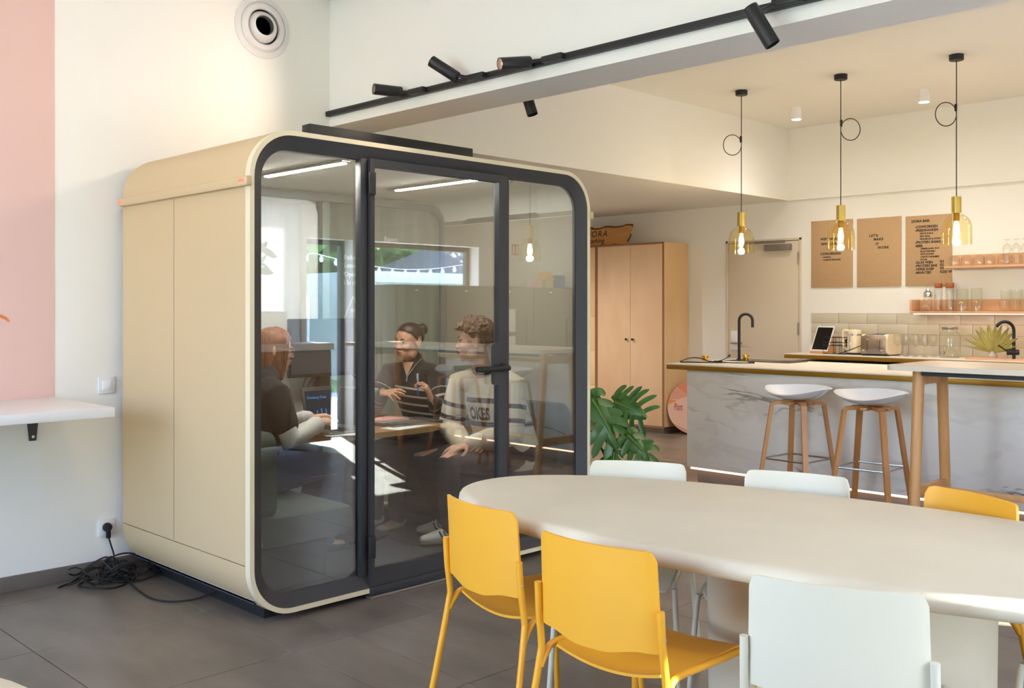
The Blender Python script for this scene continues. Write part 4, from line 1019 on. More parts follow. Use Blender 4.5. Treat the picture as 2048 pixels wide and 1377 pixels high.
# ------------------------------------------------------------------ plywood cupboards, plank sign, round sign
def build_cupboards():
    z1 = 2.14
    def carcass(t, x0, x1):
        m = MB(); m.bx(x0, x1, 8.955, YB - .01, .075, z1 - .002, .001); m.build('carcass', 'birch_side', t)
        m = MB(); m.bx(x0 + .03, x1 - .03, 8.99, YB - .02, 0, .074); m.build('plinth', 'grey_metal', t)
        m = MB()
        m.bx(x0, x1, 8.946, 8.956, z1 - .018, z1); m.bx(x0, x1, 8.946, 8.956, .06, .078); m.bx(x0, x0 + .018, 8.946, 8.956, .079, z1 - .019); m.bx(x1 - .018, x1, 8.946, 8.956, .079, z1 - .019)
        o = m.build('ply_edge', 'ply_edge', t)
    t = thing('plywood_cupboard', 'tall birch plywood cupboard with two knotty doors by the back wall', 'cupboard', (-7.05, 9.18, 0))
    carcass(t, -7.535, -6.565)
    for x0, x1, kx in ((-7.515, -7.034, -7.075), (-7.030, -6.585, -6.985)):
        m = MB(); m.bx(x0, x1, 8.944, 8.954, .082, z1 - .022, .001); d = m.build('cupboard_door', 'birch', t)
        m = MB(); m.lathe([(.006, 0), (.006, .018), (.014, .022), (.014, .030), (0, .032)], (kx, 8.944, 1.045), 14, Matrix.Rotation(pi / 2, 3, 'X')); m.build('knob', 'bronze_dark', d)
    t = thing('plywood_cupboard', 'birch plywood cupboard with five small stacked doors, next to the pod', 'cupboard', (-7.99, 9.18, 0))
    carcass(t, -8.45, -7.54)
    for k in range(5):
        for x0, x1 in ((-8.43, -7.998), (-7.994, -7.56)):
            m = MB(); m.bx(x0, x1, 8.944, 8.954, .082 + .4075 * k, .082 + .4075 * k + .404, .001); m.build('cupboard_door', 'birch_side', t)
    # plank sign on top
    t = thing('plank_sign', 'bark-edged wooden plank sign lettered ORA and orking on top of the cupboard', 'sign', (-7.6, 9.05, z1))
    tilt = Matrix.Rotation(radians(-10), 3, 'X'); O = Vector((-7.6, 9.05, z1 + .004))
    rnd = random.Random(5)
    n = 24; top = [(-.56 + 1.05 * i / n, .205 + .01 * sin(i * .9) + rnd.uniform(-.004, .004) + .012 * (i / n)) for i in range(n + 1)]
    bot = [(-.56 + .98 * i / n, .006 + .006 * sin(i * 1.3) ) for i in range(n, -1, -1)]
    m = MB(); m.prism(top + bot, -.018, .018, 'y'); m.v = [tuple(O + tilt @ Vector(q)) for q in m.v]; m.build('plank', 'sign_wood', t)
    m = MB(); tp = [(x, -.003, z) for x, z in top]; m.tube([tuple(O + tilt @ Vector(q)) for q in tp], .0165, 8); m.build('bark_edge', 'bark', t)
    up = tilt @ Vector((0, 0, 1)); f = tilt @ Vector((0, -.0195, 0))
    lettering('DORA', .105, O + f + up * .105 + Vector((-.200, 0, 0)), (1, 0, 0), up, 'ink', t, space=1.25, shear=.12)
    lettering('coworking', .085, O + f + up * .03 + Vector((-.262, 0, 0)), (1, 0, 0), up, 'ink', t, shear=.15)
    m = MB(); m.tube(smooth_path([O + Vector((.43, .02, .03)), O + Vector((.47, .03, .10)), O + Vector((.455, .04, .12))], 5), .006, 6); m.build('hook', 'blk', t)
    # round sign leaning in the corner
    c = Vector((-6.335, 9.20, .295)); lean = radians(8)
    n_ = Vector((.7071, -.7071, 0)); x_ = Vector((.7071, .7071, 0)); up = (Vector((0, 0, 1)) * cos(lean) - n_ * sin(lean)).normalized(); nn = x_.cross(up)
    Rm = Matrix((x_, up, nn)).transposed()
    t = thing('round_sign', 'round pink sign reading Plant leaning behind the island beside the cupboard', 'sign', c)
    def poly(pts, h0, h1, name, m_):
        m = MB(); m.prism(pts, h0, h1, 'z'); m.v = [tuple(c + Rm @ Vector(q)) for q in m.v]; return m.build(name, m_, t)
    disc = [(.295 * cos(2 * pi * i / 64), .295 * sin(2 * pi * i / 64)) for i in range(64)]
    poly(disc, -.012, 0, 'disc', 'blush')
    def arc(a0, a1, r=.294, n=14): return [(r * cos(radians(a0 + (a1 - a0) * i / n)), r * sin(radians(a0 + (a1 - a0) * i / n))) for i in range(n + 1)]
    poly(arc(55, 130) + [(-.02, .10), (.10, -.02)], .0002, .0008, 'painted_shape', 'coral')
    poly(arc(-20, 54) + [(.10, -.02), (.12, -.06)], .0002, .0008, 'painted_shape', 'coral')
    poly(arc(131, 160) + [(-.18, .09), (-.06, .13)], .0002, .0008, 'painted_shape', 'rose')
    poly(arc(160, 173) + [(-.19, .075)], .0002, .0008, 'painted_shape', 'apricot')
    poly(arc(215, 262) + [(-.08, -.25)], .0002, .0008, 'painted_shape', 'rose')
    lettering('Plant', .115, c + Rm @ Vector((-.225, -.03, .001)), x_, up, 'sign_red', t, xs=.42, shear=.1)
MT['bronze_dark'] = mat('bronze_dark', (78, 62, 46), .4, .8); MT['sign_red'] = mat('sign_red_ink', (176, 76, 62), .7)
build_cupboards()
# ------------------------------------------------------------------ things on the back counter
def build_counter_things():
    # tablet on wooden stand
    t = thing('tablet', 'white-framed tablet leaning on a small wooden stand at the left end of the back counter', 'tablet', (-4.80, 9.13, HC), radians(-12))
    R = Matrix.Rotation(radians(-24), 3, 'X'); b = Vector((0, 0, .022))
    m = MB(); m.prism(rrect(-.105, .105, 0, .272, .012, 5), -.004, .004, 'y'); m.v = [tuple(b + R @ Vector(q)) for q in m.v]; m.build('casing', 'tab_white', t, world=False)
    m = MB(); m.prism(rrect(-.094, .094, .016, .256, .002, 2), -.0048, -.004, 'y'); m.v = [tuple(b + R @ Vector(q)) for q in m.v]; m.build('screen', 'screen_black', t, world=False)
    m = MB(); m.prism([(-.035, 0), (.14, 0), (.14, .03), (.10, .20), (.085, .20), (.03, .025), (-.035, .022)], -.085, -.065, 'x'); m.prism([(-.035, 0), (.14, 0), (.14, .03), (.10, .20), (.085, .20), (.03, .025), (-.035, .022)], .065, .085, 'x'); m.box((0, -.012, .011), (.15, .045, .022), None, .002); m.build('wooden_stand', 'oak', t, world=False)
    # wire basket
    t = thing('wire_basket', 'small black wire basket between the tablet and the kettle', 'basket', (-4.60, 9.12, HC))
    for z in (.004, .085, .115, .165):
        m = MB(); m.tube([(x, y, HC + z) for x, y in ((-4.715, 9.05), (-4.49, 9.05), (-4.49, 9.20), (-4.715, 9.20))], .0028, 6, closed=True); m.build('hoop', 'blk', t)
    for x, y in [(-4.715 + .0562 * k, 9.05) for k in range(5)] + [(-4.715 + .0562 * k, 9.20) for k in range(5)]:
        m = MB(); m.tube([(x, y, HC + .002), (x, y, HC + .166)], .0024, 6); m.build('wire', 'blk', t)
    # socket on the tiles with plug
    t = thing('double_socket', 'cream double socket on the long tiles behind the wire basket', 'socket', (-4.66, YB - .011, 1.07))
    for x in (-4.70, -4.625):
        m = MB(); m.box((x, YB - .016, 1.075), (.072, .009, .072), None, .002); m.build('plate', 'cream_enamel', t)
        m = MB(); m.lathe([(.022, .002), (.020, 0), (0, 0)], (x, YB - .022, 1.075), 16, Matrix.Rotation(pi / 2, 3, 'X'), False, False); m.build('well', 'vent', t)
    t = thing('kettle_cable', 'black plug and cable running from the double socket to the kettle', 'cable', (-4.625, YB - .03, 1.07))
    m = MB(); m.lathe([(.02, 0), (.02, .03), (.012, .036), (0, .036)], (-4.625, YB - .022, 1.075), 14, Matrix.Rotation(pi / 2, 3, 'X')); m.box((-4.625, YB - .05, 1.045), (.018, .016, .05), None, .004); m.build('plug', 'rubber', t)
    m = MB(); m.tube(smooth_path([(-4.625, YB - .05, 1.02), (-4.63, YB - .07, .985), (-4.60, YB - .10, .958), (-4.53, YB - .13, .956)], 6), .004, 6); m.build('cord', 'rubber', t)
    # kettle
    kx, ky = -4.44, 9.16
    t = thing('kettle', 'cream retro kettle with chrome band beside the toaster', 'kettle', (kx, ky, HC))
    m = MB(); m.lathe([(.078, 0), (.080, .016), (.078, .018)], (kx, ky, HC), 32); m.build('base', 'blk', t)
    m = MB(); m.lathe([(.076, .02), (.074, .10), (.066, .18), (.064, .185)], (kx, ky, HC), 32); m.build('body', 'cream_enamel', t)
    m = MB(); m.lathe([(.0655, .186), (.0655, .200)], (kx, ky, HC), 32); m.build('band', 'chrome', t)
    m = MB(); m.lathe([(.066, .201), (.064, .228), (.05, .242), (0, .246)], (kx, ky, HC), 32); m.build('lid', 'cream_enamel', t)
    m = MB(); m.tube(smooth_path([(kx - .055, ky, HC + .225), (kx - .105, ky, HC + .232), (kx - .122, ky, HC + .20), (kx - .116, ky, HC + .10), (kx - .098, ky, HC + .055), (kx - .07, ky, HC + .05)], 5), .013, 10); m.build('handle', 'cream_enamel', t)
    m = MB(); m.box((kx - .015, ky - .073, HC + .11), (.012, .008, .15), Euler((-.06, 0, 0)), .002); m.build('water_gauge', 'chrome', t)
    # toaster
    t = thing('toaster', 'wide four-slot toaster with mirrored front and cream sides', 'toaster', (-4.19, 9.17, HC))
    x0, x1, y0, y1 = -4.318, -4.055, 9.02, 9.33
    m = MB(); m.bx(x0 + .01, x1 - .01, y0 + .01, y1 - .01, HC, HC + .012); m.build('feet_plate', 'blk', t)
    m = MB(); m.prism(rrect(y0 + .012, y1, HC + .012, HC + .205, .045, 8), x1 - .045, x1, 'x'); m.build('side_cheek', 'cream_enamel', t)
    m = MB(); m.prism(rrect(y0 + .012, y1, HC + .012, HC + .205, .045, 8), x0, x0 + .03, 'x'); m.build('side_cheek', 'cream_enamel', t)
    m = MB(); m.bx(x0 + .03, x1 - .045, y0 + .014, y1 - .004, HC + .014, HC + .200, .02); m.build('body', 'chrome', t)
    m = MB(); m.bx(x0 + .004, x1 - .022, y0 - .002, y0 + .013, HC + .016, HC + .188, .006); fp = m.build('front_panel', 'bronze', t)
    m = MB(); m.prism([(x0 + .07 + .135 * i / 12, HC + .05 + .026 * sin(pi * i / 12)) for i in range(13)] + [(x0 + .205, HC + .02), (x0 + .07, HC + .02)], y0 - .004, y0 - .002, 'y'); m.build('crumb_tray', 'grey_metal', fp)
    for kx_ in (x0 + .07, x0 + .19):
        m = MB(); m.bx(kx_ - .002, kx_ + .002, y0 - .003, y0 - .001, HC + .04, HC + .155); m.build('slot', 'blk', fp)
        m = MB(); m.box((kx_, y0 - .012, HC + .152), (.036, .022, .010), None, .003); m.build('slider', 'chrome', fp)
    for kx_ in (x0 + .035, x0 + .215):
        m = MB(); m.lathe([(.016, 0), (.014, .016), (0, .018)], (kx_, y0 - .002, HC + .045), 18, Matrix.Rotation(pi / 2, 3, 'X')); m.build('dial', 'chrome', fp)
    for k in range(4):
        m = MB(); m.bx(x0 + .045 + .045 * k, x0 + .062 + .045 * k, y0 + .05, y1 - .05, HC + .2005, HC + .202); m.build('bread_slot', 'blk', t)
    t = thing('toaster_cable', 'black cable trailing left of the toaster', 'cable', (-4.4, 9.06, HC))
    m = MB(); m.tube(smooth_path([(-4.325, 9.10, HC + .10), (-4.38, 9.05, HC + .07), (-4.46, 9.03, HC + .035), (-4.55, 9.04, HC + .006), (-4.50, 9.08, HC + .005)], 6), .004, 6); m.build('cord', 'rubber', t)
    # wine glasses in three pairs
    def wine_mb():
        m = MB(); m.lathe([(0, .003), (.033, .002), (.034, .004), (.008, .008), (.0042, .02), (.0042, .085), (.010, .095), (.030, .118), (.037, .150), (.034, .190), (.031, .210), (.0302, .210), (.033, .190), (.0358, .150), (.029, .119), (.0, .097)], (0, 0, 0), 22, None, False, False); return m
    gm = wine_mb().mesh('wine_glass', 'glass')
    ordn = ['first', 'second', 'third', 'fourth']
    for r, y in enumerate((9.06, 9.20)):
        for k in range(4):
            o = bpy.data.objects.new('wine_glass', gm); COL.objects.link(o); o.location = (-3.975 + .085 * k + .02 * r, y, HC)
            tag(o, f'clear wine glass on the back counter, {"front" if r == 0 else "back"} row, {ordn[k]} from the toaster', 'wine glass', 'wine glasses beside the toaster')
    # drink dispenser jar
    t = thing('drink_dispenser', 'big greenish glass jar with tap and metal lid on the back counter', 'jar', (-3.535, 9.16, HC))
    pr = [(0, .004), (.085, .004), (.092, .015), (.092, .20), (.085, .225), (.066, .238), (.064, .268), (.062, .268), (.0635, .236), (.082, .222), (.089, .20), (.089, .017), (.083, .008), (0, .008)]
    m = MB(); m.lathe(pr, (-3.535, 9.16, HC), 40, None, False, False); m.build('glass_body', 'glass_green', t)
    m = MB(); m.lathe([(.068, .258), (.070, .262), (.070, .280), (.064, .284), (0, .284)], (-3.535, 9.16, HC), 36); m.build('lid', 'steel', t)
    m = MB(); m.tube([(-3.565, 9.075, HC + .045), (-3.575, 9.035, HC + .045)], .011, 12); m.tube([(-3.572, 9.045, HC + .05), (-3.572, 9.045, HC + .02)], .006, 8); m.lathe([(.018, 0), (.018, .006)], (-3.562, 9.082, HC + .045), 16, Matrix.Rotation(pi / 2, 3, 'X')); m.build('tap', 'chrome', t)
    # tray, vase and dried palm leaves
    t = thing('serving_board', 'pale wooden board under the dried palm leaves on the back counter', 'board', (-3.10, 9.0, HC))
    m = MB(); m.prism(rrect(-3.33, -2.80, 8.93, 9.12, .05, 6), HC + .0005, HC + .018, 'z'); m.build('board', 'shelf_wood', t)
    t = thing('palm_vase', 'small vase with a fan of dried yellow palm leaves on the wooden board', 'vase', (-3.12, 9.03, HC + .018))
    c = Vector((-3.12, 9.03, HC + .018))
    m = MB(); m.lathe([(0, .002), (.035, .0), (.04, .02), (.02, .05), (.018, .06), (.015, .06), (.015, .04), (.03, .02), (0, .006)], c, 24, None, False, False); m.build('vase', 'pot', t)
    for k, (a, L_, w, yw) in enumerate(((-78, .24, .012, 0), (-66, .26, .016, .02), (-52, .25, .018, -.02), (-38, .24, .02, .02), (-24, .25, .030, -.03), (-4, .25, .034, 0), (14, .26, .026, .02), (28, .27, .022, -.02), (42, .28, .024, .02), (54, .27, .026, -.02), (66, .28, .026, .01), (78, .24, .02, 0))):
        d = Vector((sin(radians(a)) * .8, -.25 + yw, max(cos(radians(a)), .05))).normalized(); sd = Vector((cos(radians(a)), .3, -sin(radians(a)))).normalized()
        def leaf(u, v, d=d, sd=sd, L_=L_, w=w):
            ww = w * sin(pi * min(1, .12 + .88 * u)) ** .8; q = v * 2 - 1
            p = c + Vector((0, 0, .05)) + d * (L_ * u) + sd * (ww * q) + Vector((0, -1, 0)) * (.010 * (1 - abs(q)) + .006 * sin(v * 6 * pi))
            return p, (sd.cross(d)).normalized()
        m = MB(); m.sheet(leaf, 10, 12, .0016); m.build('palm_leaf', 'palm', t)
    tapx = -2.93
    t = thing('black_tap', 'black mixer tap with side lever on the back counter right of the palm leaves', 'tap', (tapx, 8.98, HC))
    b = Vector((tapx, 8.98, HC)); d = Vector((-.75, -.66, 0)); r = .075; h = .335
    pts = [b, b + Vector((0, 0, h - r))] + [b + d * (r - r * cos(a)) + Vector((0, 0, h - r + r * sin(a))) for a in [pi * i / 14 for i in range(1, 13)]]
    m = MB(); m.tube(pts, .0135, 12); m.lathe([(.026, 0), (.026, .01), (.014, .014)], b, 18); m.build('spout', 'blk', t)
    m = MB(); m.tube([b + Vector((-.05, -.02, .075)), b + Vector((.035, .02, .075))], .024, 14); m.tube([b + Vector((-.045, -.02, .08)), b + Vector((-.11, -.05, .135))], .006, 8); m.build('lever', 'blk', t)

    # glassware on the shelves
    zl = 1.373; zu = 1.786
    t = thing('shaker_bottle', 'glass bottle with chrome cap at the left end of the lower shelf', 'bottle', (-3.79, 9.30, zl))
    m = MB(); m.lathe([(0, .002), (.038, .002), (.040, .01), (.040, .12), (.032, .145), (.030, .145), (.037, .118), (.037, .01), (0, .006)], (-3.79, 9.30, zl), 24, None, False, False); m.build('glass_body', 'glass', t)
    m = MB(); m.lathe([(.040, .135), (.042, .14), (.040, .175), (.022, .190), (.019, .192), (.019, .212), (0, .214)], (-3.79, 9.30, zl), 24); m.build('cap', 'chrome', t)
    t = thing('storage_jar', 'low round glass jar in front of the chrome-capped bottle on the lower shelf', 'jar', (-3.80, 9.235, zl))
    m = MB(); m.lathe([(0, .002), (.035, .002), (.045, .03), (.042, .075), (.033, .09), (.031, .09), (.040, .074), (.043, .03), (.033, .006), (0, .006)], (-3.80, 9.235, zl), 24, None, False, False); m.build('glass_body', 'glass_green', t)
    for x, y, lb in ((-3.685, 9.28, 'left cork-stoppered tall glass bottle on the lower shelf'), (-3.60, 9.34, 'middle cork-stoppered tall glass bottle, set back on the lower shelf'), (-3.575, 9.26, 'right cork-stoppered tall glass bottle on the lower shelf')):
        t = thing('cork_bottle', lb, 'bottle', (x, y, zl), 0, 'cork-stoppered bottles on the lower shelf')
        m = MB(); m.lathe([(0, .002), (.034, .002), (.036, .008), (.036, .20), (.030, .222), (.028, .222), (.034, .20), (.034, .008), (0, .006)], (x, y, zl), 24, None, False, False); m.build('glass_body', 'glass', t)
        m = MB(); m.lathe([(.028, .215), (.034, .224), (.034, .258), (.031, .262), (0, .262)], (x, y, zl), 22); m.build('cork', 'cork', t)
    for x, y, h, r, lb in ((-3.47, 9.28, .205, .052, 'left tall upturned glass jar on the lower shelf'), (-3.35, 9.30, .21, .048, 'right tall upturned glass jar on the lower shelf')):
        m = MB(); m.lathe([(r, .0), (r, h - .012), (r - .008, h), (0, h), (0, h - .004), (r - .009, h - .005), (r - .003, h - .014), (r - .003, 0)], (0, 0, 0), 28, None, False, False); o = m.build('glass_jar', 'glass_green'); o.location = (x, y, zl); tag(o, lb, 'jar', 'upturned jars on the lower shelf')
    o = MB().lathe([(0, .003), (.02, .002), (.022, .06), (.0205, .06), (.019, .006), (0, .006)], (0, 0, 0), 18, None, False, False).build('shot_glass', 'glass'); o.location = (-3.46, 9.235, zl); tag(o, 'tiny shot glass in front of the left upturned jar on the lower shelf', 'glass')
    tm = MB().lathe([(0, .004), (.034, .003), (.040, .02), (.041, .095), (.0392, .095), (.038, .02), (.032, .009), (0, .009)], (0, 0, 0), 22, None, False, False).mesh('tumbler', 'glass_green')
    ordn = ['first', 'second', 'third', 'fourth', 'fifth', 'sixth']
    for lv in range(2):
        for r in range(1):
            for k in range(5):
                o = bpy.data.objects.new('tumbler', tm); COL.objects.link(o); o.location = (-3.105 + .088 * k + .012 * lv, 9.27, zl + lv * .0975)
                tag(o, f'stacked glass tumbler on the lower shelf, {"upper" if lv else "lower"} layer, {ordn[k]} from the jars', 'glass', 'tumblers stacked on the lower shelf')
    wm = MB().lathe([(.047, 0), (.050, .03), (.046, .075), (.030, .095), (0, .098), (0, .094), (.029, .0915), (.044, .074), (.048, .03), (.0455, 0)], (0, 0, 0), 24, None, False, False).mesh('cup_glass', 'glass')
    for k, (x, y) in enumerate(((-3.54, 9.28), (-3.435, 9.29), (-3.335, 9.31), (-3.235, 9.28), (-3.125, 9.31))):
        o = bpy.data.objects.new('cup_glass', wm); COL.objects.link(o); o.location = (x, y, zu); tag(o, f'round upturned glass on the upper shelf, {ordn[k]} from the menu board', 'glass', 'round upturned glasses on the upper shelf')
    sm = MB().lathe([(0, .010), (.030, .002), (.034, .004), (.036, .085), (.0345, .085), (.032, .014), (0, .014)], (0, 0, 0), 20, None, False, False).mesh('short_tumbler', 'glass')
    for k in range(5):
        o = bpy.data.objects.new('short_tumbler', sm); COL.objects.link(o); o.location = (-3.075 + .076 * k, 9.25, zu); tag(o, f'short thick glass under upturned stem glasses, {ordn[k]} from the round glasses', 'glass', 'short glasses on the upper shelf')
    um = MB().lathe([(.030, .0), (.036, .05), (.028, .085), (.006, .10), (.004, .105), (.004, .125), (.030, .134), (.031, .137), (0, .137), (0, .132), (.0, .103), (.026, .083), (.0345, .05), (.029, 0)], (0, 0, 0), 20, None, False, False).mesh('stem_glass', 'glass')
    for k in range(5):
        o = bpy.data.objects.new('stem_glass', um); COL.objects.link(o); o.location = (-3.075 + .076 * k, 9.25, zu + .0862); tag(o, f'upturned stem glass stacked on top of the short glasses, {ordn[k]} along the upper shelf', 'glass', 'upturned stem glasses on the upper shelf')
build_counter_things()

# ------------------------------------------------------------------ bar stools and bar table
def build_stools():
    def make(label, loc, rz):
        t = thing('bar_stool', label, 'bar stool', (0, 0, 0), 0, 'white shell bar stools at the island')
        # shell: a low bowl, higher at the back (+y side open to the front)
        def shell(u, v):
            a = 2 * pi * u; r = v
            rx, ry = .232, .205
            rim = .855 + .012 * (-sin(a)) + (.016 if sin(a) > 0 else -.055) * abs(sin(a)) ** 2.0
            z = .772 + (rim - .772) * r ** 2.2
            p = Vector((rx * r ** .75 * cos(a), ry * r ** .75 * sin(a), z))
            n = Vector((-cos(a) * r * .8, -sin(a) * r * .8, .6)).normalized()
            return p, n
        m = MB(); m.sheet(shell, 40, 10, .010); m.build('seat_shell', 'shell', t, world=False)
        m = MB(); m.box((0, 0, .748), (.25, .05, .024), None, .006); m.box((0, 0, .747), (.05, .25, .022), None, .006); m.build('seat_mount', 'oak_dark', t, world=False)
        for sx, sy in ((1, 1), (-1, 1), (-1, -1), (1, -1)):
            top = Vector((sx * .085, sy * .085, .748)); kn = Vector((sx * .125, sy * .125, .735)); ft = Vector((sx * .205, sy * .205, 0))
            path = [Vector((sx * .02, sy * .02, .752)), top, Vector((sx * .112, sy * .112, .746)), kn] + [kn.lerp(ft, q) for q in (.06, .3, .6, 1)]
            # flat bent-ply section
            side = Vector((-sy, sx, 0)).normalized() * 1.0
            vs = []; fs = []
            for i, p in enumerate(path):
                d = (path[min(i + 1, len(path) - 1)] - path[max(i - 1, 0)]).normalized(); nn = side.cross(d).normalized()
                w, h = .021 - .005 * i / len(path), .0125
                vs += [p + side * w + nn * h, p - side * w + nn * h, p - side * w - nn * h, p + side * w - nn * h]
            for i in range(len(path) - 1):
                for j in range(4): fs.append((4 * i + j, 4 * i + (j + 1) % 4, 4 * i + 4 + (j + 1) % 4, 4 * i + 4 + j))
            fs += [(3, 2, 1, 0), tuple(4 * (len(path) - 1) + j for j in range(4))]
            m = MB(); m.add(vs, fs); m.build('leg', 'oak_dark', t, world=False)
        q = .125 + .08 * (.735 - .36) / .735
        m = MB(); m.tube([(q, q, .36), (-q, q, .36), (-q, -q, .36), (q, -q, .36)], .0065, 8, closed=True); m.build('foot_ring', 'steel', t, world=False)
        t.location = loc; t.rotation_euler = (0, 0, rz); return t
    s = make('left white shell bar stool with oak legs in front of the marble island', (-3.44, 6.24, 0), radians(-4))
    dup(s, (-2.915, 6.24, 0), radians(3), 'white shell bar stool with oak legs just left of the bar table leg')
    dup(s, (-1.46, 6.26, 0), radians(0), 'white shell bar stool mirrored in the right pane of the pod')
    dup(s, (-.72, 6.28, 0), radians(8), 'white shell bar stool mirrored in the pod door in front of the man')
build_stools()

def build_bar_table():
    t = thing('bar_table', 'high oak-legged bar table with pale top at the right edge', 'bar table', (-1.2, 5.9, 0))
    m = MB(); m.prism(rrect(-2.52, .1, 5.56, 6.26, .06, 8), 1.043, 1.073, 'z'); m.build('tabletop', 'table_pale', t)
    m = MB(); m.bx(-2.36, -.06, 5.70, 5.735, 1.010, 1.042); m.bx(-2.36, -.06, 6.08, 6.115, 1.010, 1.042); m.build('steel_beam', 'blk', t)
    for x in (-2.39, -.03):
        f = MB(); f.tube([(x, 5.735, 1.042), (x, 5.655, 0)], [.033, .029], 20); f.build('leg', 'oak', t)
        f = MB(); f.tube([(x, 6.07, 1.042), (x, 6.15, 0)], [.033, .029], 20); f.build('leg', 'oak', t)
        f = MB(); f.bx(x - .016, x + .016, 5.74, 6.07, .955, 1.02, .004); f.build('apron', 'oak', t)
        f = MB(); f.bx(x - .018, x + .018, 5.71, 6.10, .30, .365, .004); f.build('stretcher', 'oak', t)
    f = MB(); f.bx(-2.37, -.05, 5.885, 5.925, .315, .35, .004); f.build('stretcher', 'oak', t)
MT['table_pale'] = mat('bar_top', (226, 208, 188), .42)
build_bar_table()

# ------------------------------------------------------------------ dining table and chairs
def build_dining():
    t = thing('dining_table', 'large oval cream dining table with thick rounded edge in the foreground', 'dining table', (-1.505, 2.728, 0))
    cx, cy, A, B, rot, n = -1.505, 2.728, 1.263, .533, .1127, 2.185
    def outline(off, N=96):
        out = []
        for i in range(N):
            a = 2 * pi * i / N; c_, s_ = cos(a), sin(a)
            u = (A + off) * (abs(c_) ** (2 / n)) * (1 if c_ >= 0 else -1); v = (B + off) * (abs(s_) ** (2 / n)) * (1 if s_ >= 0 else -1)
            out.append((cx + u * cos(rot) - v * sin(rot), cy + u * sin(rot) + v * cos(rot)))
        return out
    prof = [(-.10, .690), (-.035, .690), (-.014, .694), (-.003, .704), (0, .716), (-.002, .729), (-.009, .739), (-.02, .7445), (-.034, .7465)]
    m = MB(); N = 96; vs = []; fs = []
    for o, z in prof: vs += [(x, y, z) for x, y in outline(o, N)]
    for i in range(len(prof) - 1):
        for j in range(N): fs.append((i * N + j, i * N + (j + 1) % N, (i + 1) * N + (j + 1) % N, (i + 1) * N + j))
    fs.append(tuple(range(N - 1, -1, -1))); fs.append(tuple((len(prof) - 1) * N + j for j in range(N)))
    m.add(vs, fs); m.build('tabletop', 'tabletop', t)
    m = MB(); vs = []; fs = []; pr = [(0, 0), (0, .01), (.012, .02), (.02, .68), (.03, .690)]
    px, py = -1.36, 2.72
    for o, z in pr:
        for i in range(64):
            a = 2 * pi * i / 64; vs.append((px + (.40 + o) * cos(a) * cos(rot) - (.20 + o) * sin(a) * sin(rot), py + (.40 + o) * cos(a) * sin(rot) + (.20 + o) * sin(a) * cos(rot), z))
    for i in range(len(pr) - 1):
        for j in range(64): fs.append((i * 64 + j, i * 64 + (j + 1) % 64, (i + 1) * 64 + (j + 1) % 64, (i + 1) * 64 + j))
    fs.append(tuple(range(63, -1, -1)))
    m.add(vs, fs); m.build('pedestal', 'tabletop', t)

    def chair(label, mp, mm):
        c = thing('dining_chair', label, 'chair', (0, 0, 0), 0, 'moulded chairs around the oval table')
        def back(u, v):
            q = u * 2 - 1; aq = abs(q)
            k_ = max(0, min(1, (aq - .18) / .58)); zb = .516 + .018 * k_ * k_ * (3 - 2 * k_)
            zt = .792 - (.028 * (1 - sqrt(max(0, 1 - ((aq - .88) / .12) ** 2))) if aq > .88 else 0)
            z = zb + (zt - zb) * v
            hw = .196 - .006 * v
            y = -.205 - .036 * (1 - q * q) + .006 * max(0, (aq - .80) / .20) ** 2 - .055 * (z - .5) - .020 * max(0, z - .70) ** 1.0
            return Vector((hw * q, y, z)), Vector((.34 * q, -1, -.06)).normalized()
        m = MB(); m.sheet(back, 40, 14, .009); m.build('back_shell', mp, c, world=False)
        def seat(u, v):
            q = u * 2 - 1; y = -.175 + .42 * v
            z = .460 - .026 * (1 - q * q) * (1 - .6 * v) - (.035 * ((v - .82) / .18) ** 2 if v > .82 else 0) + (.006 * (1 - v / .12) if v < .12 else 0)
            hw = .190 + .006 * v
            if v < .1: hw -= .018 * (1 - v / .1) ** 2
            if v > .93: hw -= .02 * ((v - .93) / .07) ** 2
            return Vector((hw * q, y, z)), Vector((-.2 * q, 0, 1)).normalized()
        m = MB(); m.sheet(seat, 24, 20, .008); m.build('seat', mp, c, world=False)
        for sx in (-1, 1):
            m = MB(); m.tube(smooth_path([(sx * .236, -.285, 0), (sx * .222, -.235, .25), (sx * .209, -.203, .43), (sx * .206, -.200, .47), (sx * .204, -.212, .56), (sx * .203, -.218, .645)], 5), .0105, 12); m.build('leg', mm, c, world=False)
            m = MB(); m.tube(smooth_path([(sx * .208, -.203, .405), (sx * .205, -.180, .440), (sx * .203, -.14, .462), (sx * .202, .05, .454), (sx * .202, .185, .448), (sx * .205, .228, .428), (sx * .210, .243, .39), (sx * .232, .275, 0)], 5), .0098, 12); m.build('leg', mm, c, world=False)
            m = MB(); m.lathe([(.006, 0), (.005, .002), (0, .003)], (sx * .212, -.211, .575), 10, Matrix.Rotation(sx * pi / 2, 3, 'Y')); m.build('screw', 'steel', c, world=False)
        return c
    y = chair('yellow dining chair at the tip of the oval table, its back towards the camera', 'yellow', 'yellow_m')
    y.location = (-2.226, 2.336, 0); y.rotation_euler = (0, 0, radians(-9))
    dup(y, (-1.684, 2.206, 0), radians(2), 'yellow dining chair in the front row between a yellow and a pale chair')
    dup(y, (-1.31, 3.131, 0), radians(156), 'yellow dining chair on the far side of the oval table near the bar table')
    p = chair('pale grey-green dining chair nearest the camera, its back cut by the frame bottom', 'pale', 'pale_m')
    p.location = (-1.112, 2.262, 0); p.rotation_euler = (0, 0, radians(19))
    dup(p, (-2.300, 2.908, 0), radians(208), 'pale grey-green dining chair across the oval table beside the pod corner')
    dup(p, (-1.773, 3.085, 0), radians(194), 'pale grey-green dining chair across the oval table in front of the left bar stool')
    dup(p, (-.66, 3.06, 0), radians(166), 'pale grey-green dining chair at the far right of the oval table, only a leg showing')
build_dining()
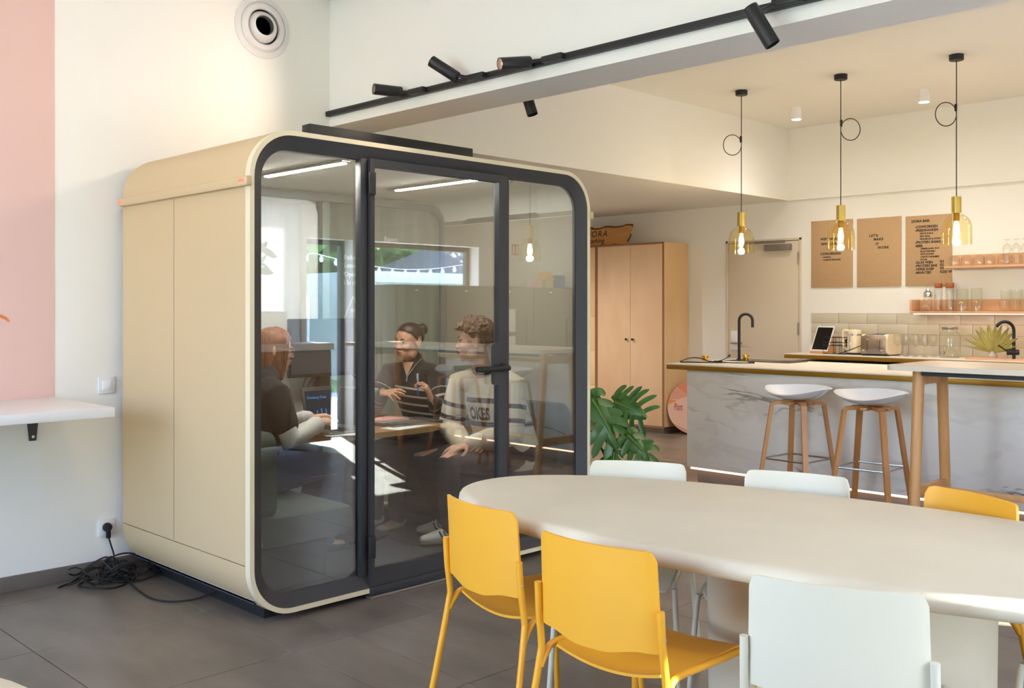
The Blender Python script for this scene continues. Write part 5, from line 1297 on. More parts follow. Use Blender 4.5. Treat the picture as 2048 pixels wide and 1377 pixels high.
def build_round_table():
    t = thing('round_table', 'round pale table whose rim just enters the bottom left corner', 'table', (-1.76, .142, 0))
    m = MB(); m.lathe([(0, .705), (.46, .705), (.482, .712), (.488, .725), (.482, .738), (.465, .745), (0, .745)], (-1.76, .142, 0), 56); m.build('tabletop', 'tabletop', t)
    m = MB(); m.lathe([(.26, 0), (.26, .012), (.045, .03), (.04, .704)], (-1.76, .142, 0), 32); m.build('pedestal', 'tabletop', t)
build_round_table()

# ------------------------------------------------------------------ monstera
def build_monstera():
    t = thing('monstera_plant', 'potted monstera with deeply cut green leaves between the pod and the cupboard', 'plant', (-4.42, 5.42, 0))
    m = MB(); m.lathe([(0, 0), (.12, 0), (.155, .02), (.17, .26), (.165, .275), (.15, .275), (.15, .24), (0, .24)], (-4.42, 5.42, 0), 32, None, False, False); m.build('pot', 'pot', t)
    m = MB(); m.lathe([(.149, .241), (0, .255)], (-4.42, 5.42, 0), 24, None, False, False); m.build('soil', 'soil', t)
    base = Vector((-4.42, 5.42, .25))
    def leaf(b, tip, nrm, W, droop=.06, seed=0, cuts=6):
        b = Vector(b); tip = Vector(tip); ax = tip - b; L = ax.length; ax.normalize()
        n = Vector(nrm); n = (n - ax * n.dot(ax)).normalized(); sd = ax.cross(n)
        rnd = random.Random(seed)
        mid = lambda u: b + ax * (L * u) + n * (-droop * (u - .25) ** 2 * 2.2)
        m = MB()
        # central web
        nu = 14
        web = []
        for i in range(nu + 1):
            u = -.16 + 1.10 * i / nu
            web.append(u)
        for side in (-1, 1):
            vs = []; fs = []
            for u in web:
                w = W * .46 * max(.05, (1 - max(0, u) ** 2.2)) * (1 if u > 0 else max(.35, 1 + u * 3))
                for q in (0, .5, 1):
                    p = mid(max(0, u)) + (ax * (L * u) if u < 0 else Vector()) + sd * (side * w * q) - n * (.02 * q * q)
                    if u < 0 and q == 0: p = mid(0)
                    vs.append(p)
            for i in range(len(web) - 1):
                for j in range(2): fs.append((i * 3 + j, i * 3 + j + 1, i * 3 + 4 + j, i * 3 + 3 + j))
            m.add(vs, fs)
            # lobes
            for k in range(cuts):
                u0 = -.14 + 1.0 * k / cuts + rnd.uniform(-.012, .012); du = .98 / cuts * rnd.uniform(.86, .97)
                env = sin(pi * min(1, max(.0, (u0 + .36) / 1.42))) ** .75
                reach = W * (.55 + .45 * env) * (1 if k < cuts - 1 else .7); sweep = .10 + .30 * (u0 + .15) / 1.1
                ns = 8; vs = []; fs = []
                for i in range(ns + 1):
                    q = .18 + .82 * i / ns
                    wd = du * L * (.74 + .22 * sin(pi * q)) * (1 if q < .8 else sqrt(max(.02, 1 - ((q - .8) / .2) ** 2)))
                    uc = u0 + du * .5 + sweep * (q ** 1.6)
                    c_ = b + ax * (L * uc) + n * (-droop * (min(max(uc, 0), 1.2) - .25) ** 2 * 2.2 - .10 * W * q ** 2.5 * 2.2 + .02 * sin(k * 2 + q * 3)) + sd * (side * reach * q)
                    tdir = (sd * side + ax * sweep * 1.6 * L / max(reach, .05) * q ** .6).normalized(); pd = tdir.cross(n).normalized()
                    vs += [c_ + pd * wd * .5, c_ - n * .006, c_ - pd * wd * .5]
                for i in range(ns):
                    for j in range(2): fs.append((i * 3 + j, i * 3 + j + 1, i * 3 + 4 + j, i * 3 + 3 + j))
                m.add(vs, fs)
        o = m.build('leaf', 'leaf', t, sharp=60)
        r = MB(); r.tube([mid(u / 10) + n * .003 for u in range(0, 11)], [.0055 - .0004 * u for u in range(11)], 6); r.build('midrib', 'leaf_rib', o)
        s = MB(); k = base.lerp(b, .5) + Vector((0, 0, .10)); s.tube(smooth_path([base + (b - base) * .03, k, b], 6), .008, 8); s.build('stem', 'stem', t)
    cam_n = Vector((.70, -.64, .30))
    leaf((-4.49, 5.27, .775), (-4.265, 5.33, .42), (.75, -.45, .50), .175, .05, 1)
    leaf((-4.50, 5.54, .725), (-4.27, 5.63, .635), (.62, -.62, .25), .20, .05, 2)
    leaf((-4.31, 5.45, .515), (-4.115, 5.50, .34), (.6, -.5, .6), .13, .05, 3, 5)
    leaf((-4.60, 5.20, .60), (-4.66, 5.02, .42), (.5, -.6, .6), .14, .05, 4, 5)
    leaf((-4.46, 5.62, .50), (-4.40, 5.84, .36), (.5, .3, .8), .14, .05, 5, 5)
    leaf((-4.36, 5.36, .40), (-4.26, 5.22, .27), (.7, -.5, .6), .09, .03, 6, 4)
build_monstera()

# ------------------------------------------------------------------ the mirrored side of the room
def build_mirrored_side():
    # row of taupe lockers along the window wall
    x0, x1, zt = .52, 1.10, 1.655
    for k in range(4):
        y0 = 6.50 + k * .72
        lb = ['tall taupe locker, first from the glass door, mirrored in the pod door', 'tall taupe locker, second from the glass door, mirrored in the pod door', 'tall taupe locker with two white notices taped to its door, mirrored in the pod', 'tall taupe locker with toys on top at the back wall end, mirrored in the pod'][k]
        t = thing('tall_locker', lb, 'locker', ((x0 + x1) / 2, y0 + .36, 0), 0, 'taupe lockers below the window')
        m = MB(); m.bx(x0 + .02, x1, y0, y0 + .712, 0, zt, .003); m.build('body', 'locker', t)
        m = MB(); m.bx(x0, x0 + .019, y0 + .004, y0 + .708, .05, zt - .006, .003); d = m.build('locker_door', 'locker', t)
        m = MB(); m.bx(x0 - .004, x0 + .001, y0 + .58, y0 + .61, .85, 1.28, .001); m.build('grip', 'frame_brown', d)
        m = MB(); m.bx(x0 - .003, x0 - .0005, y0 + .26, y0 + .335, zt - .085, zt - .01); m.build('number_plate', 'frame_brown', d)
        m = MB(); m.bx(x0 - .004, x0 - .003, y0 + .275, y0 + .32, zt - .07, zt - .05); m.build('label_slip', 'paper', d)
        if k == 2:
            for z in (1.12, .80):
                m = MB(); m.bx(x0 - .003, x0 - .001, y0 + .16, y0 + .40, z, z + .27); m.build('notice', 'paper', d)
    t = thing('red_sign', 'small red fire safety sign on the window wall above the lockers, mirrored in the pod', 'sign', (XR - .003, 8.97, 2.15))
    m = MB(); m.bx(XR - .006, XR - .001, 8.91, 9.03, 2.08, 2.22); m.build('plate', 'red_sign', t)
    for y in (8.94, 9.0):
        m = MB(); m.bx(XR - .0075, XR - .0062, y - .012, y + .012, 2.10, 2.20); m.build('pictogram', 'paper', t)
    # toys and boxes on the last locker
    for i, (y, w, h, mt, lb) in enumerate(((8.82, .10, .09, 'pink_paper', 'small pink box on the lockers at the back wall'), (9.20, .13, .16, 'pen_blue', 'blue cardboard box on the lockers at the back wall'))):
        m = MB(); m.bx(.62, .80, y, y + w, zt + .001, zt + h, .004); b = m.build('cardboard_box', mt); tag(b, lb, 'box')
    t = thing('toy_house', 'yellow toy house with peaked roof on the lockers', 'toy house', (.70, 9.04, zt))
    m = MB(); m.prism([(8.98, zt + .001), (9.12, zt + .001), (9.12, zt + .10), (8.98, zt + .10)], .62, .78, 'x'); m.build('house_walls', 'palm', t)
    m = MB(); m.prism([(8.96, zt + .10), (9.14, zt + .10), (9.05, zt + .20)], .61, .79, 'x'); m.build('house_roof', 'yellow', t)
    # white console with planter by the glass door
    t = thing('sideboard', 'white-topped taupe sideboard left of the glass door, mirrored in the pod', 'sideboard', (.9, 5.1, 0))
    m = MB(); m.bx(.58, 1.06, 4.3, 5.80, .98, 1.05, .003); m.build('console_top', 'white_lam', t)
    for k in range(3):
        m = MB(); m.bx(.62, 1.05, 4.32 + k * .49, 4.805 + k * .49, .06, .979, .003); m.build('cabinet_body', 'locker', t)
        m = MB(); m.bx(.603, .619, 4.323 + k * .49, 4.802 + k * .49, .07, .97, .003); m.build('cabinet_door', 'locker', t)
    t = thing('planter', 'pale square planter with a slender plant on the white-topped sideboard', 'planter', (.88, 5.0, 1.05))
    m = MB(); m.bx(.72, .98, 4.70, 5.34, 1.051, 1.37, .01); m.build('planter_box', 'pot', t)
    m = MB(); m.tube(smooth_path([(.88, 4.98, 1.33), (.88, 5.0, 1.6), (.87, 5.05, 1.85), (.86, 5.14, 2.05)], 6), .012, 8); m.tube(smooth_path([(.9, 5.06, 1.33), (.89, 5.04, 1.6), (.88, 5.03, 1.75)], 6), .010, 8); m.build('stem', 'stem', t)
    for k in range(9):
        a = k * 2.4; p = Vector((.87, 5.08 + .01 * k, 1.72 + .04 * k)); d = Vector((cos(a) * .6, sin(a), .2 - .08 * k * .4)).normalized(); s_ = d.orthogonal()
        def lf(u, v, p=p, d=d, s_=s_):
            q = v * 2 - 1; return p + d * (.17 * u) + s_ * (.05 * sin(pi * u) * q) - Vector((0, 0, .05 * u * u)), d.cross(s_)
        m = MB(); m.sheet(lf, 6, 4, .002); m.build('leaf', 'leaf', t)
    # ---- outside: lawn, patio, outbuilding, trees, string lights
    m = MB(); m.bx(XR + .29, 40, -30, 40, -.16, -.10); m.bx(-30, XR + .29, -40, YR - .31, -.16, -.10); struct(m.build('ground', 'grass'))
    m = MB(); m.bx(XR + .29, 6.2, -9, 12, -.10, -.03); m.bx(-8, XR + .29, -9, YR - .31, -.10, -.03); struct(m.build('patio', 'paving'))
    t = thing('outbuilding', 'low white outbuilding with grey tiled roof beyond the window', 'building', (11, 14, -.1))
    m = MB(); m.bx(9.0, 13, 12.0, 17.5, -.1, 2.15); m.build('wall', 'garage', t)
    m = MB(); m.bx(8.85, 9.0, 11.8, 17.7, 1.95, 2.18); m.build('fascia', 'white_lam', t)
    m = MB()
    m.add([(8.8, 15.0, 2.18), (13, 15.0, 2.18), (13, 19, 2.18), (8.8, 19, 2.18), (10.6, 17.2, 3.3), (11.4, 17.2, 3.3)], [(0, 1, 5, 4), (1, 2, 5), (2, 3, 4, 5), (3, 0, 4), (3, 2, 1, 0)]); m.build('roof', 'rooftile', t)
    t = thing('garden_wall', 'long white garden wall beyond the glass door', 'wall', (9, 6.5, -.1))
    m = MB(); m.bx(8.6, 8.8, 3, 10.8, -.1, 1.65); m.build('wall_panel', 'garage', t)
    m = MB(); m.bx(1.77, 5.6, 3.40, 3.48, -.03, 3.3, .01); o = m.build('sun_screen', 'garage'); tag(o, 'unseen white screen added outside the wide window to block the sun', 'screen')  # added out of view to cut the sun down to a narrow streak
    rnd = random.Random(11)
    def tree(label, x, y, h, r, mt, n):
        t = thing('garden_tree', label, 'tree', (x, y, -.1), 0, 'garden trees beyond the windows')
        m = MB(); m.tube([(x, y, -.1), (x + .1, y, h * .35), (x, y + .1, h * .6)], [.14, .11, .06], 8); m.build('trunk', 'trunk', t)
        m = MB()
        for _ in range(n):
            while True:
                q = Vector((rnd.uniform(-1, 1), rnd.uniform(-1, 1), rnd.uniform(-1, 1)))
                if .25 < q.length < 1: break
            c = Vector((x, y, h * .60)) + Vector((q.x * r, q.y * r, q.z * h * .42)); a = Vector((rnd.gauss(0, 1), rnd.gauss(0, 1), rnd.gauss(0, 1))).normalized(); b_ = a.orthogonal().normalized(); s = rnd.uniform(.2, .42)
            m.add([c - a * s, c + b_ * s * .5, c + a * s, c - b_ * s * .5], [(0, 1, 2, 3)])
        o = m.build('foliage', mt, t); o['kind'] = 'stuff'
    tree('sunlit yellow-green tree beyond the glass door', 11.2, 8.2, 5.2, 2.0, 'foliage2', 2600)
    tree('green tree behind the white outbuilding, left', 15.5, 13.0, 6.0, 2.6, 'foliage', 2600)
    tree('green tree behind the white outbuilding, right', 16.5, 19.5, 6.4, 2.8, 'foliage', 2600)
    tree('green tree between glass door and outbuilding', 13.6, 10.6, 5.6, 2.2, 'foliage', 2600)
    tree('broad green tree straight behind the white outbuilding', 15.2, 16.6, 6.6, 2.6, 'foliage', 2600)
    tree('tall yellow-green tree beyond the wide front window', 12.5, 2.6, 6, 2.4, 'foliage2', 2000)
    t = thing('string_lights', 'festoon of white bulbs on a cable outside above the garden', 'string lights', (5.0, 9, 2.3))
    sp = lambda s: Vector((5.0, 5.0 + 7.0 * s, 2.22 - .20 * sin(pi * ((s * 2.0) % 1.0)) + .02))
    m = MB(); m.tube([sp(i / 60) for i in range(61)], .006, 6); m.build('cable', 'white_lam', t)
    for k in range(26):
        p = sp((k + .5) / 26)
        m = MB(); m.ell(p - Vector((0, 0, .065)), (.034, .034, .045), None, 10, 8); m.tube([p, p - Vector((0, 0, .03))], .014, 6); m.build('light_bulb', 'white_lam', t)
build_mirrored_side()
# ------------------------------------------------------------------ people in the pod
def limb(m, pts, rs, ref=None, n=16):
    """tapered tube through pts with rounded ends; rs = radius or (ra, rb) with ra along ref"""
    pts = [Vector(p) for p in pts]; k = len(pts); rs = [r if isinstance(r, tuple) else (r, r) for r in rs]
    rings = []; up = None
    def frame(i):
        t = (pts[min(i + 1, k - 1)] - pts[max(i - 1, 0)]).normalized()
        return t
    T = [frame(i) for i in range(k)]
    seq = [(pts[0] - T[0] * (min(rs[0]) * sin(a)), T[0], rs[0], cos(a)) for a in (1.45, 1.0, .5)] + [(pts[i], T[i], rs[i], 1) for i in range(k)] + [(pts[-1] + T[-1] * (min(rs[-1]) * sin(a)), T[-1], rs[-1], cos(a)) for a in (.5, 1.0, 1.45)]
    vs = []; fs = []
    for p, t, r, q in seq:
        if ref is not None: a = Vector(ref)
        else:
            if up is None: up = Vector((0, 0, 1)) if abs(t.z) < .9 else Vector((1, 0, 0))
            a = up
        a = a - t * a.dot(t); a = a.normalized() if a.length > 1e-5 else t.orthogonal().normalized()
        b = t.cross(a); up = a
        for j in range(n):
            g = 2 * pi * j / n; vs.append(p + a * (cos(g) * r[0] * q) + b * (sin(g) * r[1] * q))
    for i in range(len(seq) - 1):
        for j in range(n): fs.append((i * n + j, i * n + (j + 1) % n, (i + 1) * n + (j + 1) % n, (i + 1) * n + j))
    fs += [tuple(range(n - 1, -1, -1)), tuple((len(seq) - 1) * n + j for j in range(n))]
    m.add(vs, fs)

def fuse(m, name, material, parent, voxel=.0045, smooth=3, factor=.5):
    """union of overlapping closed shells as one continuous skin"""
    me = bpy.data.meshes.new(name); off = rootloc(parent)
    me.from_pydata([Vector(v) - off for v in m.v], [], m.f)
    bm = bmesh.new(); bm.from_mesh(me); bmesh.ops.recalc_face_normals(bm, faces=bm.faces); bm.to_mesh(me); bm.free()
    o = bpy.data.objects.new(name, me); COL.objects.link(o)
    r = o.modifiers.new('r', 'REMESH'); r.mode = 'VOXEL'; r.voxel_size = voxel
    s = o.modifiers.new('s', 'SMOOTH'); s.factor = factor; s.iterations = smooth
    dg = bpy.context.evaluated_depsgraph_get(); dg.update()
    out = bpy.data.meshes.new_from_object(o.evaluated_get(dg))
    bpy.data.objects.remove(o); bpy.data.meshes.remove(me)
    out.name = name; out.materials.clear(); out.materials.append(MT[material])
    out.polygons.foreach_set('use_smooth', [True] * len(out.polygons)); out.update()
    o = bpy.data.objects.new(name, out); COL.objects.link(o); o.parent = parent; return o

def stripes(o, fn):
    """store a per-point stripe distance fn(world point) on the mesh"""
    off = rootloc(o.parent); at = o.data.attributes.new('stripe', 'FLOAT', 'POINT')
    at.data.foreach_set('value', [fn(v.co + off) for v in o.data.vertices])

class Head:
    def __init__(s, C, face, roll_up=(0, 0, 1), k=1.0):
        s.C = Vector(C); f = Vector(face).normalized(); u = Vector(roll_up); u = (u - f * u.dot(f)).normalized(); r = f.cross(u)
        s.R = Matrix((r, f, u)).transposed(); s.k = k
    def p(s, x, y, z): return s.C + s.R @ (Vector((x, y, z)) * s.k)
    def skin(s, m, jaw=1.0):
        k = s.k; E = lambda c, r, rot=None: m.ell(s.p(*c), tuple(q * k for q in r), s.R @ rot if rot is not None else s.R)
        E((0, -.012, .034), (.074, .094, .082))
        E((0, .018, -.012), (.066 * jaw, .070, .080))
        E((0, .030, -.060), (.050 * jaw, .058, .050))
        E((0, .066, -.094), (.020 * jaw, .019, .018))
        E((.046 * jaw, .010, -.066), (.020, .036, .030)); E((-.046 * jaw, .010, -.066), (.020, .036, .030))
        E((.036, .058, -.022), (.026, .026, .024)); E((-.036, .058, -.022), (.026, .026, .024))
        for q in (1, -1): E((q * .030, .076, .022), (.026, .012, .0075))
        limb(m, [s.p(0, .081, .014), s.p(0, .092, -.008), s.p(0, .100, -.025)], [.0070 * k, .0078 * k, .0094 * k], None, 12)
        for q in (1, -1): E((q * .010, .090, -.028), (.0078, .009, .0066))
        E((0, .086, -.050), (.020, .010, .008)); E((0, .083, -.064), (.018, .010, .008))
        for q in (1, -1):
            rot = Matrix.Rotation(radians(18 * q), 3, 'Z') @ Matrix.Rotation(radians(-10), 3, 'X')
            E((q * .077, -.010, -.004), (.007, .018, .031), rot); E((q * .080, -.020, .010), (.007, .011, .018), rot)
    def neck(s, m, base, r=.05):
        limb(m, [base, s.p(0, -.022, -.11).lerp(Vector(base), .35), s.p(0, -.018, -.05)], [r * 1.12, r, r * .98])
    def details(s, t, lip='lip', brow='brow'):
        k = s.k
        for q in (1, -1):
            e = MB(); e.ell(s.p(q * .031, .0685, .0040), (.0118 * k,) * 3, s.R, 16, 10); eo = e.build('eye', 'eye_white', t)
            e = MB(); e.ell(s.p(q * .031 + 0, .0790, .0036), (.0060 * k, .002 * k, .0060 * k), s.R, 12, 8); e.build('iris', 'iris', eo)
            b = MB(); limb(b, [s.p(q * .012, .0865, .0245), s.p(q * .030, .0875, .0305), s.p(q * .050, .073, .024)], [.0028 * k, .0034 * k, .002 * k], None, 8); b.build('eyebrow', brow, t)
            l = MB(); limb(l, [s.p(q * .0185, .0765, .0075), s.p(q * .031, .0822, .0135), s.p(q * .045, .0735, .0075)], [.0018, .0026, .0016], None, 8); l.build('eyelid', brow, t)
        l = MB(); limb(l, [s.p(-.024, .0845, -.0535), s.p(-.008, .0955, -.0505), s.p(0, .0955, -.0515), s.p(.008, .0955, -.0505), s.p(.024, .0845, -.0535)], [.0018, .0042, .0036, .0042, .0018], None, 10)
        limb(l, [s.p(-.020, .0845, -.0605), s.p(0, .0935, -.0630), s.p(.020, .0845, -.0605)], [.002, .0052, .002], None, 10); l.build('lips', lip, t)

def hand(m, wrist, f, n, thumb_side, curls=(25, 25, 25, 25), spread=6, k=1.0, thumb_curl=20):
    """f: wrist to knuckles, n: out of the back of the hand, thumb_side: +1/-1 along f x n"""
    W = Vector(wrist); f = Vector(f).normalized(); n = Vector(n); n = (n - f * n.dot(f)).normalized(); x = f.cross(n) * thumb_side
    P = lambda a, b, c: W + (f * a + x * b + n * c) * k
    limb(m, [P(-.02, 0, 0), P(.01, .0, 0), P(.045, .002, .001), P(.082, .0, .002)], [(.024 * k, .017 * k), (.027 * k, .016 * k), (.036 * k, .0145 * k), (.036 * k, .0115 * k)], x, 16)
    for i, (b, L, r) in enumerate(((.029, .072, .0082), (.0095, .080, .0084), (-.0105, .074, .0080), (-.029, .058, .0071))):
        a0 = radians((1.4 - i) * spread); c = radians(curls[i]); pos = P(.080 - .004 * (i in (0, 3)) - .006 * (i == 3), b, .002)
        d0 = (f * cos(a0) + x * sin(a0)).normalized(); pts = [pos - d0 * .018 * k, pos]; rr = [r * k * 1.05, r * k]
        ang = 0
        for j, q in enumerate((.46, .30, .24)):
            ang += c * (.8, 1.1, .8)[j]
            d = (d0 * cos(ang) - n * sin(ang)).normalized(); pts.append(pts[-1] + d * (L * q * k)); rr.append(r * k * (.95, .88, .76)[j])
        limb(m, pts, rr, None, 10)
    th = radians(thumb_curl)
    d1 = (f * .55 + x * .80 - n * .25).normalized(); d2 = (f * .85 + x * .45 - n * (.15 + sin(th) * .4)).normalized(); d3 = (f * .95 + x * .15 - n * (.2 + sin(th) * .6)).normalized()
    p0 = P(.018, .020, -.004); p1 = p0 + d1 * .040 * k; p2 = p1 + d2 * .032 * k; p3 = p2 + d3 * .024 * k
    limb(m, [p0, p1, p2, p3], [.0125 * k, .0105 * k, .0092 * k, .0078 * k], None, 10)

def scalp_shell(h, name, material, parent, keep, lift, nu=72, nv=44, th=.004):
    """hair as a shell over the skull: keep(ax, el) True where hair grows, lift(ax, el) distance off the skull"""
    m = MB(); idx = {}; vs = []; fs = []
    for i in range(nv + 1):
        el = pi * i / nv
        for j in range(nu):
            ax = 2 * pi * j / nu - pi
            r = 1.02 + lift(ax, el)
            idx[i, j] = len(vs); vs.append(h.p(.074 * r * sin(el) * sin(ax), -.012 + .094 * r * sin(el) * cos(ax), .034 + .082 * r * cos(el)))
    for i in range(nv):
        for j in range(nu):
            ax = 2 * pi * (j + .5) / nu - pi; el = pi * (i + .5) / nv
            if keep(ax, el): fs.append((idx[i, j], idx[i + 1, j], idx[i + 1, (j + 1) % nu], idx[i, (j + 1) % nu]))
    m.add(vs, fs); o = m.build(name, material, parent, sharp=80)
    bm = bmesh.new(); bm.from_mesh(o.data); bmesh.ops.delete(bm, geom=[v for v in bm.verts if not v.link_faces], context='VERTS'); bm.to_mesh(o.data); bm.free()
    s = o.modifiers.new('s', 'SOLIDIFY'); s.thickness = th; s.offset = -1
    return o

def seg_s(p, a, b):
    d = b - a; t = max(0, min(1, (p - a).dot(d) / d.dot(d))); return t, (p - (a + d * t)).length
def tri(x): x = x % 1.0; return min(x, 1 - x)

def build_woman_striped():
    t = thing('person', 'woman with dark hair bun gesturing in a dark striped sweater behind the pod table', 'person', (-4.80, 4.08, .10))
    V = Vector
    P, Wst, Ch, Up, N = V((-4.80, 4.08, .57)), V((-4.81, 4.05, .72)), V((-4.825, 3.99, .90)), V((-4.825, 3.96, 1.0)), V((-4.825, 3.945, 1.055))
    L = V((.887, .46, 0)); f = V((.46, -.887, 0))
    SR, SL = V((-4.975, 3.875, .995)), V((-4.675, 4.015, .995))
    ER, WR = V((-4.975, 3.755, .795)), V((-4.763, 3.665, .890)); EL, WL = V((-4.525, 3.945, .755)), V((-4.455, 3.785, .862))
    KR, KL = V((-4.78, 3.62, .54)), V((-4.62, 3.66, .54)); AR, AL = V((-4.76, 3.60, .17)), V((-4.60, 3.64, .17))
    h = Head((-4.812, 3.900, 1.188), (.12, -.98, -.06), (.08, 0, 1), 1.0)
    b = MB(); h.skin(b, .94); h.neck(b, N - V((0, 0, .02)), .045)
    limb(b, [P, Wst, Ch, Up], [(.14, .095), (.125, .085), (.14, .095), (.10, .06)], L)
    for S, E_, W_ in ((SR, ER, WR), (SL, EL, WL)): limb(b, [S, E_, W_], [.040, .034, .023])
    for K, A, q in ((KR, AR, -1), (KL, AL, 1)):
        limb(b, [P + L * (.08 * q), K, A], [.065, .05, .035]); limb(b, [A + V((0, .02, -.03)), A + V((.02, -.10, -.045))], [.03, .026])
    hand(b, WR, (.95, .10, .05), (.30, -.45, .85), -1, (14, 12, 20, 34), 11, .98, 10)
    hand(b, WL, (-.10, -.42, .90), (.66, .62, .30), 1, (38, 40, 40, 34), 10, 1.02, 30)
    fuse(b, 'body', 'skin_b', t, .0042, 2)
    h.details(t)
    s = MB()
    limb(s, [P + V((0, 0, -.03)), Wst, Ch, Up, Up + V((0, 0, .035))], [(.165, .12), (.155, .112), (.168, .118), (.14, .082), (.085, .065)], L, 28)
    for S, E_, W_, q in ((SR, ER, WR, -1), (SL, EL, WL, 1)):
        limb(s, [Up + L * (.08 * q) + V((0, 0, -.005)), S, S.lerp(E_, .5), E_, E_.lerp(W_, .55), W_.lerp(E_, .08)], [.070, .066, .062, .064, .056, .036])
    limb(s, [N + V((0, 0, -.03)), N + V((0, .004, .022))], [(.070, .066), (.060, .060)], L, 20)
    so = fuse(s, 'sweater', 'knit_dark', t, .006, 3)
    def fn(p):
        best = None
        for S, E_, W_ in ((SR, ER, WR), (SL, EL, WL)):
            t1, d1 = seg_s(p, S, E_); t2, d2 = seg_s(p, E_, W_)
            if d1 < .075 and t1 > .25: best = (d1, t1 * .24) if best is None or d1 < best[0] else best
            if d2 < .075 and t2 > .02: best = (d2, .24 + t2 * .22) if best is None or d2 < best[0] else best
        tt, dt = seg_s(p, P, N)
        if best and (best[0] < .070):
            sv = best[1]
            return 1 if sv < .10 or sv > .40 else tri(sv / .050)
        return tri((p.z + .1 * (p - P).dot(L)) / .050 + .1) if p.z < .925 else 1
    stripes(so, fn)
    c = MB(); V_ = N + f * .055
    limb(c, [N + L * -.062 + f * .01 + V((0, 0, .03)), N + L * -.045 + f * .05 + V((0, 0, .0)), N + f * .088 + V((0, 0, -.075))], [.004] * 3, None, 8)
    limb(c, [N + L * .062 + f * .01 + V((0, 0, .03)), N + L * .045 + f * .05 + V((0, 0, .0)), N + f * .088 + V((0, 0, -.075))], [.004] * 3, None, 8)
    limb(c, [N + f * .090 + V((0, 0, -.075)), N + f * .097 + V((0, 0, -.105))], [.004, .004], None, 8); c.build('zip', 'steel', t)
    n_ = MB(); n_.prism([(0, 0)] * 0 or [(-.036, .012), (.036, .012), (0, -.078)], -.002, .002, 'z'); 
    M3 = Matrix((L, V((0, 0, 1)) * .97 + f * -.24, f)).transposed(); n_.v = [tuple(N + f * .074 + M3 @ V(q)) for q in n_.v]; n_.build('neckline', 'skin_b', t)
    tr = MB()
    for K, A, q in ((KR, AR, -1), (KL, AL, 1)): limb(tr, [P + L * (.08 * q), K, A], [.092, .070, .052])
    limb(tr, [P + L * -.08, P + L * .08], [.11, .11]); fuse(tr, 'trousers', 'trouser', t, .008, 2)
    for A in (AR, AL):
        sh = MB(); limb(sh, [A + V((0, .03, -.035)), A + V((.005, -.05, -.045)), A + V((.02, -.13, -.05))], [(.036, .032), (.038, .026), (.034, .020)], (1, 0, 0)); sh.build('shoe', 'shoe_white', t)
    # hair drawn back into a bun, with a middle part
    def interp(a, pts):
        for (a0, b0), (a1, b1) in zip(pts, pts[1:]):
            if a <= a1: return b0 + (b1 - b0) * (a - a0) / (a1 - a0)
        return pts[-1][1]
    line = ((0, .98), (.5, 1.02), (1.0, 1.22), (1.3, 1.60), (1.45, 1.72), (1.55, 1.42), (1.85, 1.42), (2.0, 1.9), (3.2, 2.15))
    keep = lambda ax, el: el < interp(abs(ax), line)
    scalp_shell(h, 'hair', 'hair_dark', t, keep, lambda ax, el: .035 + .045 * min(1, max(0, (interp(abs(ax), line) - el) / .5)) + .006 * sin(abs(ax) * 26) - .035 * math.exp(-(ax / .05) ** 2) * (abs(ax) < .4))
    bn = MB(); bc = (0, -.118, .072); bn.ell(h.p(*bc), (.036, .030, .034), h.R)
    for k in range(3): bn.tube([h.p(bc[0] + (.030 - .004 * k) * cos(a), bc[1] - .008 - .007 * k, bc[2] + (.029 - .004 * k) * sin(a)) for a in [2 * pi * i / 18 for i in range(18)]], .009, 8, closed=True)
    bn.build('hair_bun', 'hair_dark', t)
    for q in (1, -1):
        e = MB(); e.tube([h.p(q * .080 + .006 * cos(a) * 0, -.006 + .008 * cos(a), -.040 + .008 * sin(a)) for a in [2 * pi * i / 12 for i in range(12)]], .0014, 6, closed=True); e.build('earring', 'gold', t)
    p = thing('pen', 'blue and white pen held upright by the woman in the striped sweater', 'pen', (-4.47, 3.69, .93))
    m = MB(); m.tube([(-4.478, 3.700, .885), (-4.470, 3.692, .955)], .0045, 8); m.build('barrel', 'pen_blue', p)
    m = MB(); m.tube([(-4.470, 3.692, .956), (-4.462, 3.685, 1.02)], .0046, 8); m.tube([(-4.466, 3.680, 1.015), (-4.470, 3.684, .985)], .0016, 6); m.build('cap', 'tab_white', p)
    for W_, ff in ((WR, V((.95, .1, .05)).normalized()),):
        br = MB(); x = ff.orthogonal().normalized(); y = ff.cross(x); c = W_ - ff * .002
        br.tube([c + x * (.027 * cos(a)) + y * (.027 * sin(a)) for a in [2 * pi * i / 20 for i in range(20)]], .0022, 6, closed=True); br.build('bracelet', 'steel', t)

